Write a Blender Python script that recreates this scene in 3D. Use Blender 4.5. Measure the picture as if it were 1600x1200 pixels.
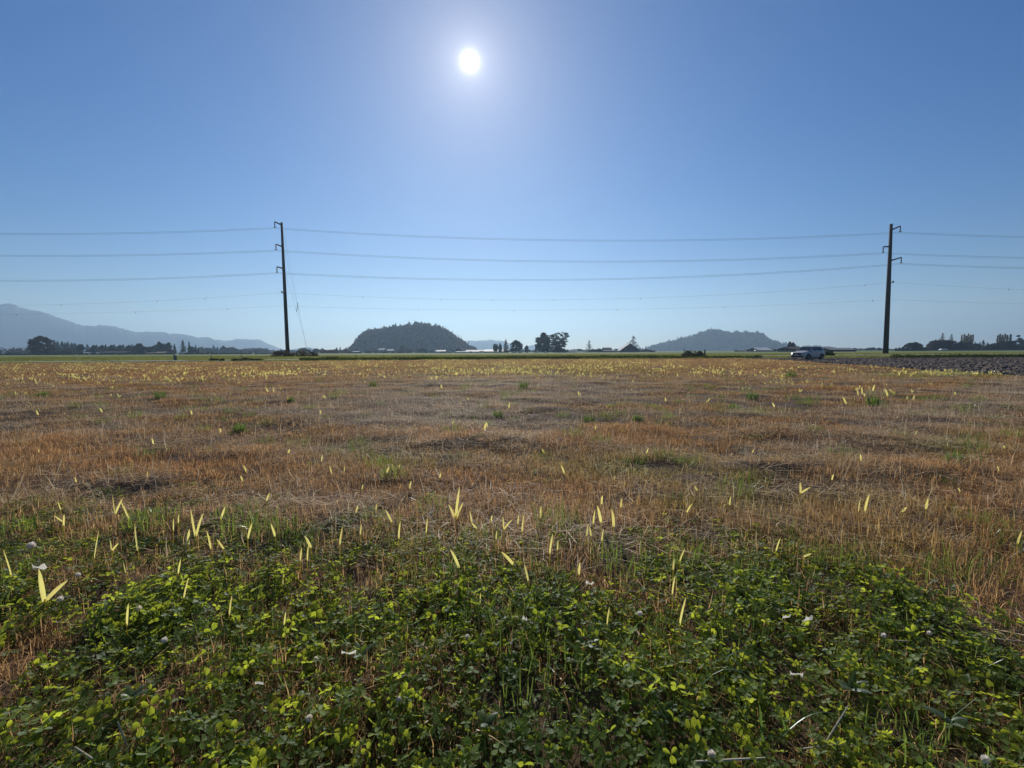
import bpy, math, random
import numpy as np
from mathutils import Matrix, Vector, Euler

R = math.radians
scene = bpy.context.scene
for o in list(bpy.data.objects):
    bpy.data.objects.remove(o)

# ----------------------------------------------------------------------------- camera
F = 700.0                       # focal length in pixels of a 1600 px wide frame
CAM_H = 1.3
PITCH = math.atan((600 - 549.3) / F)
ROLL = R(-0.27)
cam_data = bpy.data.cameras.new("camera")
cam_data.sensor_width = 36.0
cam_data.lens = 36.0 * F / 1600.0
cam_data.clip_start = 0.05
cam_data.clip_end = 30000
cam = bpy.data.objects.new("camera", cam_data)
scene.collection.objects.link(cam)
CAM_ROT = Matrix.Rotation(R(90) - PITCH, 3, 'X') @ Matrix.Rotation(ROLL, 3, 'Z')
cam.matrix_world = Matrix.Translation((0, 0, CAM_H)) @ CAM_ROT.to_4x4()
scene.camera = cam


def ray(px, py):
    return (CAM_ROT @ Vector(((px - 800) / F, -(py - 600) / F, -1))).normalized()


# ----------------------------------------------------------------------------- sky, sun, exposure
sun_dir = ray(734, 96)
SUN_EL = math.asin(sun_dir.z)
SUN_AZ = math.atan2(sun_dir.x, sun_dir.y)
world = bpy.data.worlds.new("World")
scene.world = world
world.use_nodes = True
wn, wl = world.node_tree.nodes, world.node_tree.links
wn.clear()
w_out = wn.new('ShaderNodeOutputWorld')
w_bg = wn.new('ShaderNodeBackground')
w_sky = wn.new('ShaderNodeTexSky')
w_sky.sky_type = 'NISHITA'
w_sky.sun_disc = False
w_sky.sun_elevation = SUN_EL
w_sky.sun_rotation = SUN_AZ
w_sky.altitude = 10
w_sky.air_density = 1.0
w_sky.dust_density = 0.18
w_sky.ozone_density = 3.0
w_bg.inputs['Strength'].default_value = 0.071
w_hs = wn.new('ShaderNodeHueSaturation')
w_hs.inputs['Saturation'].default_value = 1.42
w_hs.inputs['Hue'].default_value = 0.512
wl.new(w_sky.outputs[0], w_hs.inputs['Color'])
wl.new(w_hs.outputs[0], w_bg.inputs['Color'])
# added glow: the sun's disc and a halo, mostly lens bloom, partly sky scatter
w_tc = wn.new('ShaderNodeTexCoord')
w_dot = wn.new('ShaderNodeVectorMath'); w_dot.operation = 'DOT_PRODUCT'
w_dot.inputs[1].default_value = sun_dir
w_nrm = wn.new('ShaderNodeVectorMath'); w_nrm.operation = 'NORMALIZE'
wl.new(w_tc.outputs['Generated'], w_nrm.inputs[0])
wl.new(w_nrm.outputs[0], w_dot.inputs[0])


def wmath(op, a, b=None):
    n = wn.new('ShaderNodeMath'); n.operation = op
    for i, v in enumerate((a, b)):
        if v is None:
            continue
        if isinstance(v, (int, float)):
            n.inputs[i].default_value = v
        else:
            wl.new(v, n.inputs[i])
    return n.outputs[0]


w_ang = wmath('ARCCOSINE', wmath('MINIMUM', w_dot.outputs['Value'], 0.9999999))
g1 = wmath('MULTIPLY', wmath('EXPONENT', wmath('DIVIDE', w_ang, R(-0.24))), 16.0)
g2 = wmath('MULTIPLY', wmath('EXPONENT', wmath('DIVIDE', w_ang, R(-3.4))), 0.50)
g3 = wmath('MULTIPLY', wmath('EXPONENT', wmath('DIVIDE', w_ang, R(-0.75))), 0.6)
glow = wmath('ADD', wmath('ADD', g1, g3), g2)
w_bg2 = wn.new('ShaderNodeBackground')
w_bg2.inputs['Color'].default_value = (1.0, 0.93, 0.86, 1)
wl.new(glow, w_bg2.inputs['Strength'])
w_add = wn.new('ShaderNodeAddShader')
wl.new(w_bg.outputs[0], w_add.inputs[0])
wl.new(w_bg2.outputs[0], w_add.inputs[1])
wl.new(w_add.outputs[0], w_out.inputs['Surface'])

sun_data = bpy.data.lights.new("sun", 'SUN')
sun_data.energy = 5.0
sun_data.angle = R(0.5)
sun_data.color = (1.0, 0.94, 0.84)
sun = bpy.data.objects.new("sun", sun_data)
sun.rotation_mode = 'QUATERNION'
sun.rotation_quaternion = sun_dir.to_track_quat('Z', 'Y')
scene.collection.objects.link(sun)

scene.view_settings.view_transform = 'Standard'
scene.view_settings.look = 'None'
scene.view_settings.gamma = 1.0
scene.view_settings.exposure = 0.0
scene.view_settings.use_curve_mapping = False

scene.render.engine = 'CYCLES'
cy = scene.cycles
cy.max_bounces = 6
cy.diffuse_bounces = 3
cy.glossy_bounces = 2
cy.transmission_bounces = 4
cy.transparent_max_bounces = 8
cy.volume_bounces = 0
cy.caustics_reflective = False
cy.caustics_refractive = False
cy.use_adaptive_sampling = True
cy.adaptive_threshold = 0.012
cy.use_denoising = True
try:
    cy.denoiser = 'OPENIMAGEDENOISE'
    cy.denoising_input_passes = 'RGB_ALBEDO_NORMAL'
    cy.denoising_prefilter = 'ACCURATE'
except Exception:
    pass

# ----------------------------------------------------------------------------- helpers
RNG = np.random.default_rng(11)
random.seed(5)


def vnoise(x, y, seed=0):
    """smooth lattice noise in [0,1], numpy arrays"""
    x = np.asarray(x, float); y = np.asarray(y, float)
    xi = np.floor(x).astype(np.int64); yi = np.floor(y).astype(np.int64)
    fx = x - xi; fy = y - yi
    fx = fx * fx * (3 - 2 * fx); fy = fy * fy * (3 - 2 * fy)

    def h(a, b):
        n = (a * 374761393 + b * 668265263 + seed * 974711) & 0x7fffffff
        n = ((n ^ (n >> 13)) * 1274126177) & 0x7fffffff
        return ((n ^ (n >> 16)) & 0xffff) / 65535.0
    return (h(xi, yi) * (1 - fx) + h(xi + 1, yi) * fx) * (1 - fy) + (h(xi, yi + 1) * (1 - fx) + h(xi + 1, yi + 1) * fx) * fy


def fbm(x, y, seed=0, oct=3):
    s, a, t = 0, 1, 0
    for k in range(oct):
        s = s + a * vnoise(np.asarray(x) * 2 ** k, np.asarray(y) * 2 ** k, seed + k)
        t += a; a *= 0.5
    return s / t


def sstep(a, b, x):
    t = np.clip((np.asarray(x, float) - a) / (b - a), 0, 1)
    return t * t * (3 - 2 * t)


def flat_pt(px, py):
    d = ray(px, py); t = CAM_H / -d.z
    return d.x * t, d.y * t


# shallow dips with a rise behind, added to shape dark spots of shade
HOLLOWS = [flat_pt(a, b) + (r_,) for a, b, r_ in ((683, 708, 0.30), (748, 703, 0.28), (1195, 752, 0.26), (1233, 747, 0.22), (1325, 668, 0.4), (130, 772, 0.2), (905, 648, 0.4), (420, 668, 0.4), (1190, 640, 0.5), (590, 765, 0.2), (1480, 758, 0.22), (300, 722, 0.25), (1060, 790, 0.16))]


def gz(x, y):
    """height of the land"""
    x = np.asarray(x, float); y = np.asarray(y, float)
    z = 0.35 * sstep(45, 95, y)
    near = 1 - sstep(30, 65, y)
    z = z + near * (0.10 * (fbm(x / 1.7, y / 1.1, 3) - 0.5) + 0.06 * (vnoise(x / 0.45, y / 0.4, 9) - 0.5))
    z = z + near * sstep(3.2, 5.5, y) * 0.16 * (fbm(x / 1.0 + 0.25 * y, y / 0.9, 17, 2) - 0.5)
    for hx, hy, hr in HOLLOWS:
        z = z - 0.035 * np.exp(-(((x - hx) / (1.9 * hr)) ** 2 + ((y - hy) / hr) ** 2)) + 0.035 * np.exp(-(((x - hx) / (2.2 * hr)) ** 2 + ((y - hy - 1.6 * hr) / hr) ** 2))
    fade = sstep(0.6, 1.6, np.hypot(x, y))
    return z * np.where(y < 20, fade, 1.0)


def edge_y(x):
    """far edge of the stubble field"""
    return 66.5 + 0.13 * np.minimum(np.asarray(x, float), 0)


def soil_x(y):
    """near (left) boundary of the ploughed ground on the right"""
    return 24.0 + 0.30 * (np.asarray(y, float) - 21.4)


def ground_pt(px, py, dz=0.0):
    d = ray(px, py)
    t = (CAM_H - dz) / max(-d.z, 1e-4)
    for _ in range(8):
        p = d * t
        z = float(gz(p.x, p.y)) + dz
        t = t * 0.3 + 0.7 * (CAM_H - z) / max(-d.z, 1e-4)
    p = d * t
    return Vector((p.x, p.y, float(gz(p.x, p.y))))


def ground_pts(px, py):
    """the same for arrays of pixels"""
    c = np.stack([(np.asarray(px) - 800) / F, -(np.asarray(py) - 600) / F, -np.ones(len(px))], 0)
    d = np.tensordot(np.array(CAM_ROT), c, 1)
    t = CAM_H / np.maximum(-d[2], 1e-4)
    for _ in range(8):
        z = gz(d[0] * t, d[1] * t)
        t = t * 0.3 + 0.7 * (CAM_H - z) / np.maximum(-d[2], 1e-4)
    x, y = d[0] * t, d[1] * t
    return x, y, gz(x, y)


def at(px, D, py=549):
    d = ray(px, py)
    return d.x / d.y * D


def zat(px, py, D):
    d = ray(px, py)
    return CAM_H + d.z / d.y * D


INV = CAM_ROT.transposed()


def project(x, y, z):
    """world arrays -> photograph pixels"""
    m = np.array(INV)
    p = np.stack([np.asarray(x, float), np.asarray(y, float), np.asarray(z, float) - CAM_H], 0)
    q = np.tensordot(m, p, 1)
    w = np.maximum(-q[2], 1e-3)
    return 800 + F * q[0] / w, 600 - F * q[1] / w


def link(o):
    scene.collection.objects.link(o)
    return o


def mesh_np(name, v, f, mats, rnd=None, mi=None, smooth=False):
    """v (n,3), f list of faces or (m,3) array"""
    me = bpy.data.meshes.new(name)
    v = np.asarray(v, np.float32)
    if isinstance(f, np.ndarray):
        n, k = f.shape
        me.vertices.add(len(v)); me.vertices.foreach_set('co', v.ravel())
        me.loops.add(n * k); me.loops.foreach_set('vertex_index', f.astype(np.int32).ravel())
        me.polygons.add(n)
        me.polygons.foreach_set('loop_start', np.arange(0, n * k, k, dtype=np.int32))
        me.polygons.foreach_set('loop_total', np.full(n, k, np.int32))
        me.update(calc_edges=True)
    else:
        me.from_pydata([tuple(p) for p in v], [], f)
    for m in (mats if isinstance(mats, (list, tuple)) else [mats]):
        me.materials.append(m)
    if mi is not None:
        me.polygons.foreach_set('material_index', np.asarray(mi, np.int32))
    if rnd is not None:
        a = me.attributes.new('rnd', 'FLOAT', 'POINT')
        a.data.foreach_set('value', np.asarray(rnd, np.float32))
    if smooth:
        me.polygons.foreach_set('use_smooth', [True] * len(me.polygons))
    me.update()
    return me


def obj(name, me, parent=None, loc=(0, 0, 0), rz=0.0, sc=(1, 1, 1)):
    o = bpy.data.objects.new(name, me)
    o.location = loc; o.rotation_euler = (0, 0, rz); o.scale = sc
    if parent is not None:
        o.parent = parent
    return link(o)


def tag(o, label=None, cat=None, group=None, kind=None):
    if label: o['label'] = label
    if cat: o['category'] = cat
    if group: o['group'] = group
    if kind: o['kind'] = kind
    return o


def thing(name, label, cat, loc=(0, 0, 0), rz=0.0, sc=(1, 1, 1), group=None):
    o = bpy.data.objects.new(name, None)
    o.empty_display_size = 0.2
    o.location = loc; o.rotation_euler = (0, 0, rz); o.scale = sc
    link(o)
    return tag(o, label, cat, group)


class MB:
    """collects shapes into one mesh"""
    def __init__(self):
        self.v, self.f = [], []

    def add(self, vs, fs):
        b = len(self.v)
        self.v += [tuple(p) for p in vs]
        self.f += [tuple(i + b for i in q) for q in fs]
        return self

    def box(self, x0, x1, y0, y1, z0, z1):
        return self.add([(x0, y0, z0), (x1, y0, z0), (x1, y1, z0), (x0, y1, z0), (x0, y0, z1), (x1, y0, z1), (x1, y1, z1), (x0, y1, z1)],
                        [(0, 3, 2, 1), (4, 5, 6, 7), (0, 1, 5, 4), (1, 2, 6, 5), (2, 3, 7, 6), (3, 0, 4, 7)])

    def tube(self, pts, rad, n=6, caps=True):
        pts = [Vector(p) for p in pts]
        if not isinstance(rad, (list, tuple)):
            rad = [rad] * len(pts)
        vs, fs = [], []
        up0 = Vector((0, 0, 1))
        for i, p in enumerate(pts):
            t = (pts[min(i + 1, len(pts) - 1)] - pts[max(i - 1, 0)]).normalized()
            a = t.cross(up0 if abs(t.z) < 0.95 else Vector((1, 0, 0))).normalized()
            b = t.cross(a)
            for k in range(n):
                an = 2 * math.pi * k / n
                vs.append(p + (a * math.cos(an) + b * math.sin(an)) * rad[i])
        for i in range(len(pts) - 1):
            for k in range(n):
                k2 = (k + 1) % n
                fs.append((i * n + k, i * n + k2, (i + 1) * n + k2, (i + 1) * n + k))
        if caps:
            fs.append(tuple(range(n - 1, -1, -1)))
            fs.append(tuple((len(pts) - 1) * n + k for k in range(n)))
        return self.add(vs, fs)

    def lathe(self, prof, n=12, c=(0, 0, 0), axis='Z'):
        vs, fs = [], []
        for r, z in prof:
            for k in range(n):
                a = 2 * math.pi * k / n
                if axis == 'Z':
                    vs.append((c[0] + r * math.cos(a), c[1] + r * math.sin(a), c[2] + z))
                else:
                    vs.append((c[0] + r * math.cos(a), c[1] + z, c[2] + r * math.sin(a)))
        for i in range(len(prof) - 1):
            for k in range(n):
                k2 = (k + 1) % n
                fs.append((i * n + k, i * n + k2, (i + 1) * n + k2, (i + 1) * n + k))
        fs.append(tuple(range(n - 1, -1, -1)))
        fs.append(tuple((len(prof) - 1) * n + k for k in range(n)))
        return self.add(vs, fs)

    def mesh(self, name, mat, smooth=False, rnd=None):
        return mesh_np(name, np.array(self.v, np.float32), self.f, mat, rnd=rnd, smooth=smooth)

    def build(self, name, mat, parent=None, smooth=False, **k):
        return obj(name, self.mesh(name, mat, smooth), parent, **k)


# ----------------------------------------------------------------------------- materials
def mat_new(name):
    m = bpy.data.materials.new(name)
    m.use_nodes = True
    nt = m.node_tree
    nt.nodes.clear()
    return m, nt.nodes, nt.links, nt.nodes.new('ShaderNodeOutputMaterial')


def plain(name, col, rough=0.7, metal=0.0, noise=0.15, scale=3.0, spec=0.4, coat=0.0):
    m, n, l, out = mat_new(name)
    p = n.new('ShaderNodeBsdfPrincipled')
    p.inputs['Roughness'].default_value = rough
    p.inputs['Metallic'].default_value = metal
    p.inputs['Specular IOR Level'].default_value = spec
    p.inputs['Coat Weight'].default_value = coat
    if noise > 0:
        tc = n.new('ShaderNodeTexCoord')
        nz = n.new('ShaderNodeTexNoise'); nz.inputs['Scale'].default_value = scale; nz.inputs['Detail'].default_value = 5
        l.new(tc.outputs['Object'], nz.inputs['Vector'])
        mx = n.new('ShaderNodeMix'); mx.data_type = 'RGBA'
        mx.inputs['A'].default_value = tuple(c * (1 - noise) for c in col) + (1,)
        mx.inputs['B'].default_value = tuple(min(1, c * (1 + noise)) for c in col) + (1,)
        l.new(nz.outputs[0], mx.inputs['Factor'])
        l.new(mx.outputs['Result'], p.inputs['Base Color'])
    else:
        p.inputs['Base Color'].default_value = tuple(col) + (1,)
    l.new(p.outputs[0], out.inputs['Surface'])
    return m


def leafy(name, dark, light, trans=None, tmix=0.4, gloss=0.0, groughness=0.35, instancer=False, var=0.35):
    """thin leaves: diffuse on both sides, light let through, a little sheen.
    'rnd' on each leaf blends dark and light; 'tint' on each clump shifts the colour"""
    m, n, l, out = mat_new(name)
    at_ = n.new('ShaderNodeAttribute'); at_.attribute_name = 'rnd'
    mx = n.new('ShaderNodeMix'); mx.data_type = 'RGBA'
    mx.inputs['A'].default_value = tuple(dark) + (1,)
    mx.inputs['B'].default_value = tuple(light) + (1,)
    l.new(at_.outputs['Fac'], mx.inputs['Factor'])
    col = mx.outputs['Result']
    tcol = None
    if instancer:
        ti = n.new('ShaderNodeAttribute'); ti.attribute_name = 'tint'; ti.attribute_type = 'INSTANCER'
        mm = n.new('ShaderNodeMix'); mm.data_type = 'RGBA'; mm.blend_type = 'MULTIPLY'
        mm.inputs['Factor'].default_value = 1
        l.new(col, mm.inputs['A']); l.new(ti.outputs['Color'], mm.inputs['B'])
        col = mm.outputs['Result']
    d = n.new('ShaderNodeBsdfDiffuse'); l.new(col, d.inputs['Color'])
    t = n.new('ShaderNodeBsdfTranslucent')
    if trans is None:
        l.new(col, t.inputs['Color'])
    else:
        tm = n.new('ShaderNodeMix'); tm.data_type = 'RGBA'; tm.blend_type = 'MULTIPLY'
        tm.inputs['Factor'].default_value = 1
        bc = n.new('ShaderNodeMix'); bc.data_type = 'RGBA'
        bc.inputs['A'].default_value = tuple(c * (1 - var) for c in trans) + (1,)
        bc.inputs['B'].default_value = tuple(min(1, c * (1 + var)) for c in trans) + (1,)
        l.new(at_.outputs['Fac'], bc.inputs['Factor'])
        l.new(bc.outputs['Result'], tm.inputs['A'])
        if instancer:
            l.new(ti.outputs['Color'], tm.inputs['B'])
        else:
            tm.inputs['B'].default_value = (1, 1, 1, 1)
        l.new(tm.outputs['Result'], t.inputs['Color'])
    ms = n.new('ShaderNodeMixShader'); ms.inputs['Fac'].default_value = tmix
    l.new(d.outputs[0], ms.inputs[1]); l.new(t.outputs[0], ms.inputs[2])
    res = ms.outputs[0]
    if gloss > 0:
        g = n.new('ShaderNodeBsdfGlossy'); g.inputs['Roughness'].default_value = groughness
        g.inputs['Color'].default_value = (0.9, 0.95, 1, 1)
        fr = n.new('ShaderNodeLayerWeight'); fr.inputs['Blend'].default_value = 0.2
        fm = n.new('ShaderNodeMath'); fm.operation = 'MULTIPLY'; fm.inputs[1].default_value = gloss
        l.new(fr.outputs['Fresnel'], fm.inputs[0])
        gs = n.new('ShaderNodeMixShader')
        l.new(fm.outputs[0], gs.inputs['Fac']); l.new(res, gs.inputs[1]); l.new(g.outputs[0], gs.inputs[2])
        res = gs.outputs[0]
    l.new(res, out.inputs['Surface'])
    return m


def ground_mat(name, cols, s1=0.6, s2=9.0, bump=0.4, bscale=25.0):
    """cols: three colours mixed by two noises on the object's own coordinates"""
    m, n, l, out = mat_new(name)
    p = n.new('ShaderNodeBsdfPrincipled'); p.inputs['Roughness'].default_value = 0.95
    p.inputs['Specular IOR Level'].default_value = 0.1
    tc = n.new('ShaderNodeTexCoord')
    n1 = n.new('ShaderNodeTexNoise'); n1.inputs['Scale'].default_value = s1; n1.inputs['Detail'].default_value = 6
    n2 = n.new('ShaderNodeTexNoise'); n2.inputs['Scale'].default_value = s2; n2.inputs['Detail'].default_value = 6
    for q in (n1, n2):
        l.new(tc.outputs['Object'], q.inputs['Vector'])
    r1 = n.new('ShaderNodeMapRange'); r1.inputs['From Min'].default_value = 0.35; r1.inputs['From Max'].default_value = 0.65
    l.new(n1.outputs[0], r1.inputs['Value'])
    r2 = n.new('ShaderNodeMapRange'); r2.inputs['From Min'].default_value = 0.4; r2.inputs['From Max'].default_value = 0.6
    l.new(n2.outputs[0], r2.inputs['Value'])
    a = n.new('ShaderNodeMix'); a.data_type = 'RGBA'
    a.inputs['A'].default_value = tuple(cols[0]) + (1,); a.inputs['B'].default_value = tuple(cols[1]) + (1,)
    l.new(r1.outputs[0], a.inputs['Factor'])
    b = n.new('ShaderNodeMix'); b.data_type = 'RGBA'
    b.inputs['B'].default_value = tuple(cols[2]) + (1,)
    fm = n.new('ShaderNodeMath'); fm.operation = 'MULTIPLY'; fm.inputs[1].default_value = 0.6
    l.new(r2.outputs[0], fm.inputs[0])
    l.new(fm.outputs[0], b.inputs['Factor']); l.new(a.outputs['Result'], b.inputs['A'])
    l.new(b.outputs['Result'], p.inputs['Base Color'])
    if bump > 0:
        nb = n.new('ShaderNodeTexNoise'); nb.inputs['Scale'].default_value = bscale; nb.inputs['Detail'].default_value = 4
        l.new(tc.outputs['Object'], nb.inputs['Vector'])
        bp = n.new('ShaderNodeBump'); bp.inputs['Strength'].default_value = bump; bp.inputs['Distance'].default_value = 0.03
        l.new(nb.outputs[0], bp.inputs['Height']); l.new(bp.outputs[0], p.inputs['Normal'])
    l.new(p.outputs[0], out.inputs['Surface'])
    return m


M = {}
M['soil'] = ground_mat('stubble_soil', ((0.050, 0.034, 0.025), (0.085, 0.055, 0.036), (0.12, 0.085, 0.056)))
M['pasture'] = ground_mat('pasture_grass', ((0.10, 0.145, 0.040), (0.15, 0.18, 0.055), (0.125, 0.145, 0.052)), s1=0.05, s2=0.35, bump=0)
M['plough'] = ground_mat('ploughed_soil', ((0.060, 0.050, 0.048), (0.085, 0.072, 0.068), (0.11, 0.10, 0.095)), s1=0.5, s2=4)
M['gravel'] = ground_mat('gravel', ((0.26, 0.25, 0.22), (0.34, 0.33, 0.30), (0.24, 0.23, 0.21)), s1=0.3, s2=3)
M['hill'] = ground_mat('hill_ground', ((0.045, 0.040, 0.025), (0.06, 0.05, 0.03), (0.035, 0.04, 0.022)), s1=0.02, s2=0.1, bump=0)
M['mountain'] = ground_mat('mountain_forest', ((0.03, 0.045, 0.028), (0.05, 0.06, 0.035), (0.02, 0.03, 0.02)), s1=0.004, s2=0.02, bump=0)
M['clover'] = leafy('clover_leaf', (0.042, 0.080, 0.028), (0.125, 0.182, 0.062), trans=(0.54, 0.65, 0.055), tmix=0.50, gloss=0.26, groughness=0.46, instancer=True)
M['stem_green'] = leafy('clover_stem', (0.06, 0.12, 0.03), (0.12, 0.16, 0.05), tmix=0.3, instancer=True)
M['stubble'] = leafy('dry_stubble', (0.105, 0.054, 0.030), (0.94, 0.66, 0.39), tmix=0.50, gloss=0.03, groughness=0.5, instancer=True)
M['straw'] = leafy('flattened_straw', (0.26, 0.185, 0.115), (0.92, 0.79, 0.57), tmix=0.32, gloss=0.02, groughness=0.5, instancer=True)
M['grass'] = leafy('green_grass', (0.05, 0.10, 0.02), (0.14, 0.20, 0.05), trans=(0.26, 0.36, 0.06), tmix=0.45, gloss=0.12, instancer=True)
M['weed'] = leafy('weed_leaf', (0.05, 0.10, 0.025), (0.12, 0.19, 0.045), trans=(0.20, 0.32, 0.06), tmix=0.42, gloss=0.12)
M['dock'] = leafy('dock_leaf', (0.050, 0.078, 0.040), (0.115, 0.150, 0.070), trans=(0.30, 0.40, 0.06), tmix=0.42, gloss=0.05, groughness=0.5)
M['yellow'] = leafy('yellow_leaf', (0.48, 0.36, 0.12), (0.80, 0.68, 0.30), trans=(0.88, 0.75, 0.23), tmix=0.62, gloss=0.1, var=0.20)
M['pale_leaf'] = leafy('withered_leaf', (0.62, 0.60, 0.52), (0.80, 0.77, 0.70), tmix=0.55, gloss=0.05, groughness=0.4)
M['white_flower'] = leafy('clover_floret', (0.74, 0.66, 0.60), (0.92, 0.88, 0.82), tmix=0.55)
M['stalk'] = leafy('straw_stalk', (0.48, 0.38, 0.26), (0.66, 0.57, 0.42), tmix=0.1, gloss=0.03)
M['bark'] = plain('bark', (0.07, 0.055, 0.045), 0.9)
M['fol_dark'] = leafy('foliage_dark', (0.014, 0.022, 0.013), (0.045, 0.058, 0.026), tmix=0.28)
M['fol_mid'] = leafy('foliage_mid', (0.022, 0.032, 0.015), (0.075, 0.082, 0.032), tmix=0.32)
M['fol_rust'] = leafy('foliage_rust', (0.040, 0.024, 0.018), (0.13, 0.070, 0.040), tmix=0.32)
M['fol_gold'] = leafy('foliage_gold', (0.14, 0.105, 0.055), (0.46, 0.36, 0.19), tmix=0.5)
M['fol_olive'] = leafy('foliage_olive', (0.08, 0.068, 0.04), (0.26, 0.215, 0.12), tmix=0.42)
M['fol_mixed'] = leafy('foliage_mixed', (0.026, 0.030, 0.018), (0.10, 0.075, 0.040), tmix=0.3)
M['ditch'] = leafy('ditch_weed_leaf', (0.022, 0.034, 0.012), (0.11, 0.145, 0.036), tmix=0.36)
M['brush'] = leafy('brush_leaf', (0.060, 0.045, 0.032), (0.20, 0.165, 0.075), tmix=0.35)
M['pole'] = plain('weathered_pole_wood', (0.055, 0.045, 0.040), 0.85, noise=0.3, scale=1.5)
M['steel'] = plain('galvanised_steel', (0.10, 0.10, 0.105), 0.5, 0.6)
M['wire'] = plain('cable_aluminium', (0.10, 0.11, 0.13), 0.5, 0.3, noise=0)
M['insul'] = plain('insulator_polymer', (0.16, 0.17, 0.19), 0.4)
M['white_wall'] = plain('white_paint', (0.72, 0.72, 0.70), 0.6, noise=0.06)
M['grey_wall'] = plain('grey_boards', (0.22, 0.21, 0.21), 0.8, noise=0.15)
M['dark_wall'] = plain('dark_boards', (0.05, 0.05, 0.055), 0.85)
M['brown_wall'] = plain('brown_boards', (0.13, 0.09, 0.07), 0.85)
M['roof_pale'] = plain('pale_metal_roof', (0.42, 0.43, 0.44), 0.6, 0.0, noise=0.08, spec=0.04)
M['roof_grey'] = plain('grey_metal_roof', (0.20, 0.20, 0.215), 0.6, 0.0, noise=0.1, spec=0.04)
M['roof_brown'] = plain('brown_shingle_roof', (0.22, 0.17, 0.14), 0.9, spec=0.05)
M['roof_dark'] = plain('dark_shingle_roof', (0.06, 0.055, 0.055), 0.9, spec=0.05)
M['glasshouse'] = plain('greenhouse_film', (0.42, 0.44, 0.45), 0.55, noise=0.06, spec=0.04)
M['car_white'] = plain('white_car_paint', (0.46, 0.44, 0.42), 0.4, noise=0.02, coat=0.4)
M['car_black'] = plain('black_plastic', (0.018, 0.018, 0.02), 0.55, noise=0)
M['car_glass'] = plain('tinted_glass', (0.016, 0.020, 0.024), 0.06, noise=0, spec=0.8)
M['tyre'] = plain('tyre_rubber', (0.02, 0.02, 0.02), 0.85, noise=0)
M['rim'] = plain('dark_alloy', (0.12, 0.12, 0.13), 0.35, 0.8, noise=0)
M['lamp'] = plain('headlamp_lens', (0.75, 0.77, 0.8), 0.08, noise=0, spec=0.9)
M['chrome'] = plain('chrome', (0.6, 0.6, 0.62), 0.15, 0.9, noise=0)
M['red_lens'] = plain('tail_lamp', (0.25, 0.01, 0.01), 0.15, noise=0)
M['wood_post'] = plain('post_wood', (0.09, 0.07, 0.055), 0.9)
M['cabinet'] = plain('cabinet_paint', (0.10, 0.12, 0.10), 0.6)
M['clod'] = ground_mat('clod_soil', ((0.10, 0.080, 0.068), (0.135, 0.11, 0.094), (0.18, 0.15, 0.125)), s1=1.0, s2=6, bump=0)

# ----------------------------------------------------------------------------- land
def build_ground():
    ys = [-60, -25, -10, -4, -1.5, -0.5] + list(np.geomspace(0.6, 3, 46)) + list(np.geomspace(3.05, 75, 200)) + list(np.geomspace(77, 5900, 50))
    us = np.linspace(-1.75, 1.75, 190)
    Y = np.repeat(ys, len(us)).reshape(len(ys), len(us))
    X = us[None, :] * (np.maximum(Y, 0) + np.where(Y < 0, 40, 2.5))
    Z = gz(X, Y)
    v = np.stack([X, Y, Z], -1).reshape(-1, 3)
    n, k = len(ys), len(us)
    i = np.arange((n - 1) * (k - 1)); r, c = i // (k - 1), i % (k - 1)
    a = r * k + c
    f = np.stack([a, a + 1, a + 1 + k, a + k], -1)
    o = obj('stubble_field', mesh_np('stubble_field', v, f, M['soil'], smooth=True))
    tag(o, kind='structure')


build_ground()


def sheet(name, mat, fn0, fn1, s0, s1, n, m, dz, along='x', geo=False):
    """draped sheet: s runs along, between curves fn0(s) and fn1(s) across"""
    s = np.linspace(s0, s1, n)
    t = np.linspace(0, 1, m) ** (3 if geo else 1)
    a, b = fn0(s), fn1(s)
    C = a[:, None] + (b - a)[:, None] * t[None]
    S = np.repeat(s[:, None], m, 1)
    X, Y = (S, C) if along == 'x' else (C, S)
    v = np.stack([X, Y, gz(X, Y) + dz], -1).reshape(-1, 3)
    i = np.arange((n - 1) * (m - 1)); r, c = i // (m - 1), i % (m - 1)
    q = r * m + c
    f = np.stack([q, q + m, q + m + 1, q + 1], -1) if along == 'x' else np.stack([q, q + 1, q + m + 1, q + m], -1)
    o = obj(name, mesh_np(name, v, f, mat, smooth=True))
    return tag(o, kind='structure')


def far_x(s):
    return s


sheet('pasture', M['pasture'], edge_y, lambda s: np.full_like(s, 150.0), -210, 260, 160, 30, 0.02)
# beyond 150 m the pasture goes on to the horizon
_pf = MB()
_v, _f = [], []
for yy in np.geomspace(149, 5880, 24):
    for u in np.linspace(-1.7, 1.7, 30):
        _v.append((u * (yy + 5), yy, float(gz(u * yy, yy)) + 0.025))
for r_ in range(23):
    for c_ in range(29):
        q = r_ * 30 + c_
        _f.append((q, q + 1, q + 31, q + 30))
_pf.add(_v, _f)
tag(_pf.build('far_pasture', M['pasture'], smooth=True), kind='structure')
sheet('gravel_track', M['gravel'], lambda s: 72.5 + 0.148 * s, lambda s: 76.0 + 0.148 * s, -160, 150, 120, 4, 0.05)
sheet('ploughed_ground', M['plough'], soil_x, lambda s: np.full_like(s, 150.0), 6, 62.5, 60, 60, 0.012, along='y', geo=True)
sheet('bare_soil_patch', M['plough'], lambda s: 54.5 + 0.02 * (s - 34), lambda s: 62.5 + 0.05 * (s - 30), 34, 52, 30, 12, 0.03)

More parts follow.
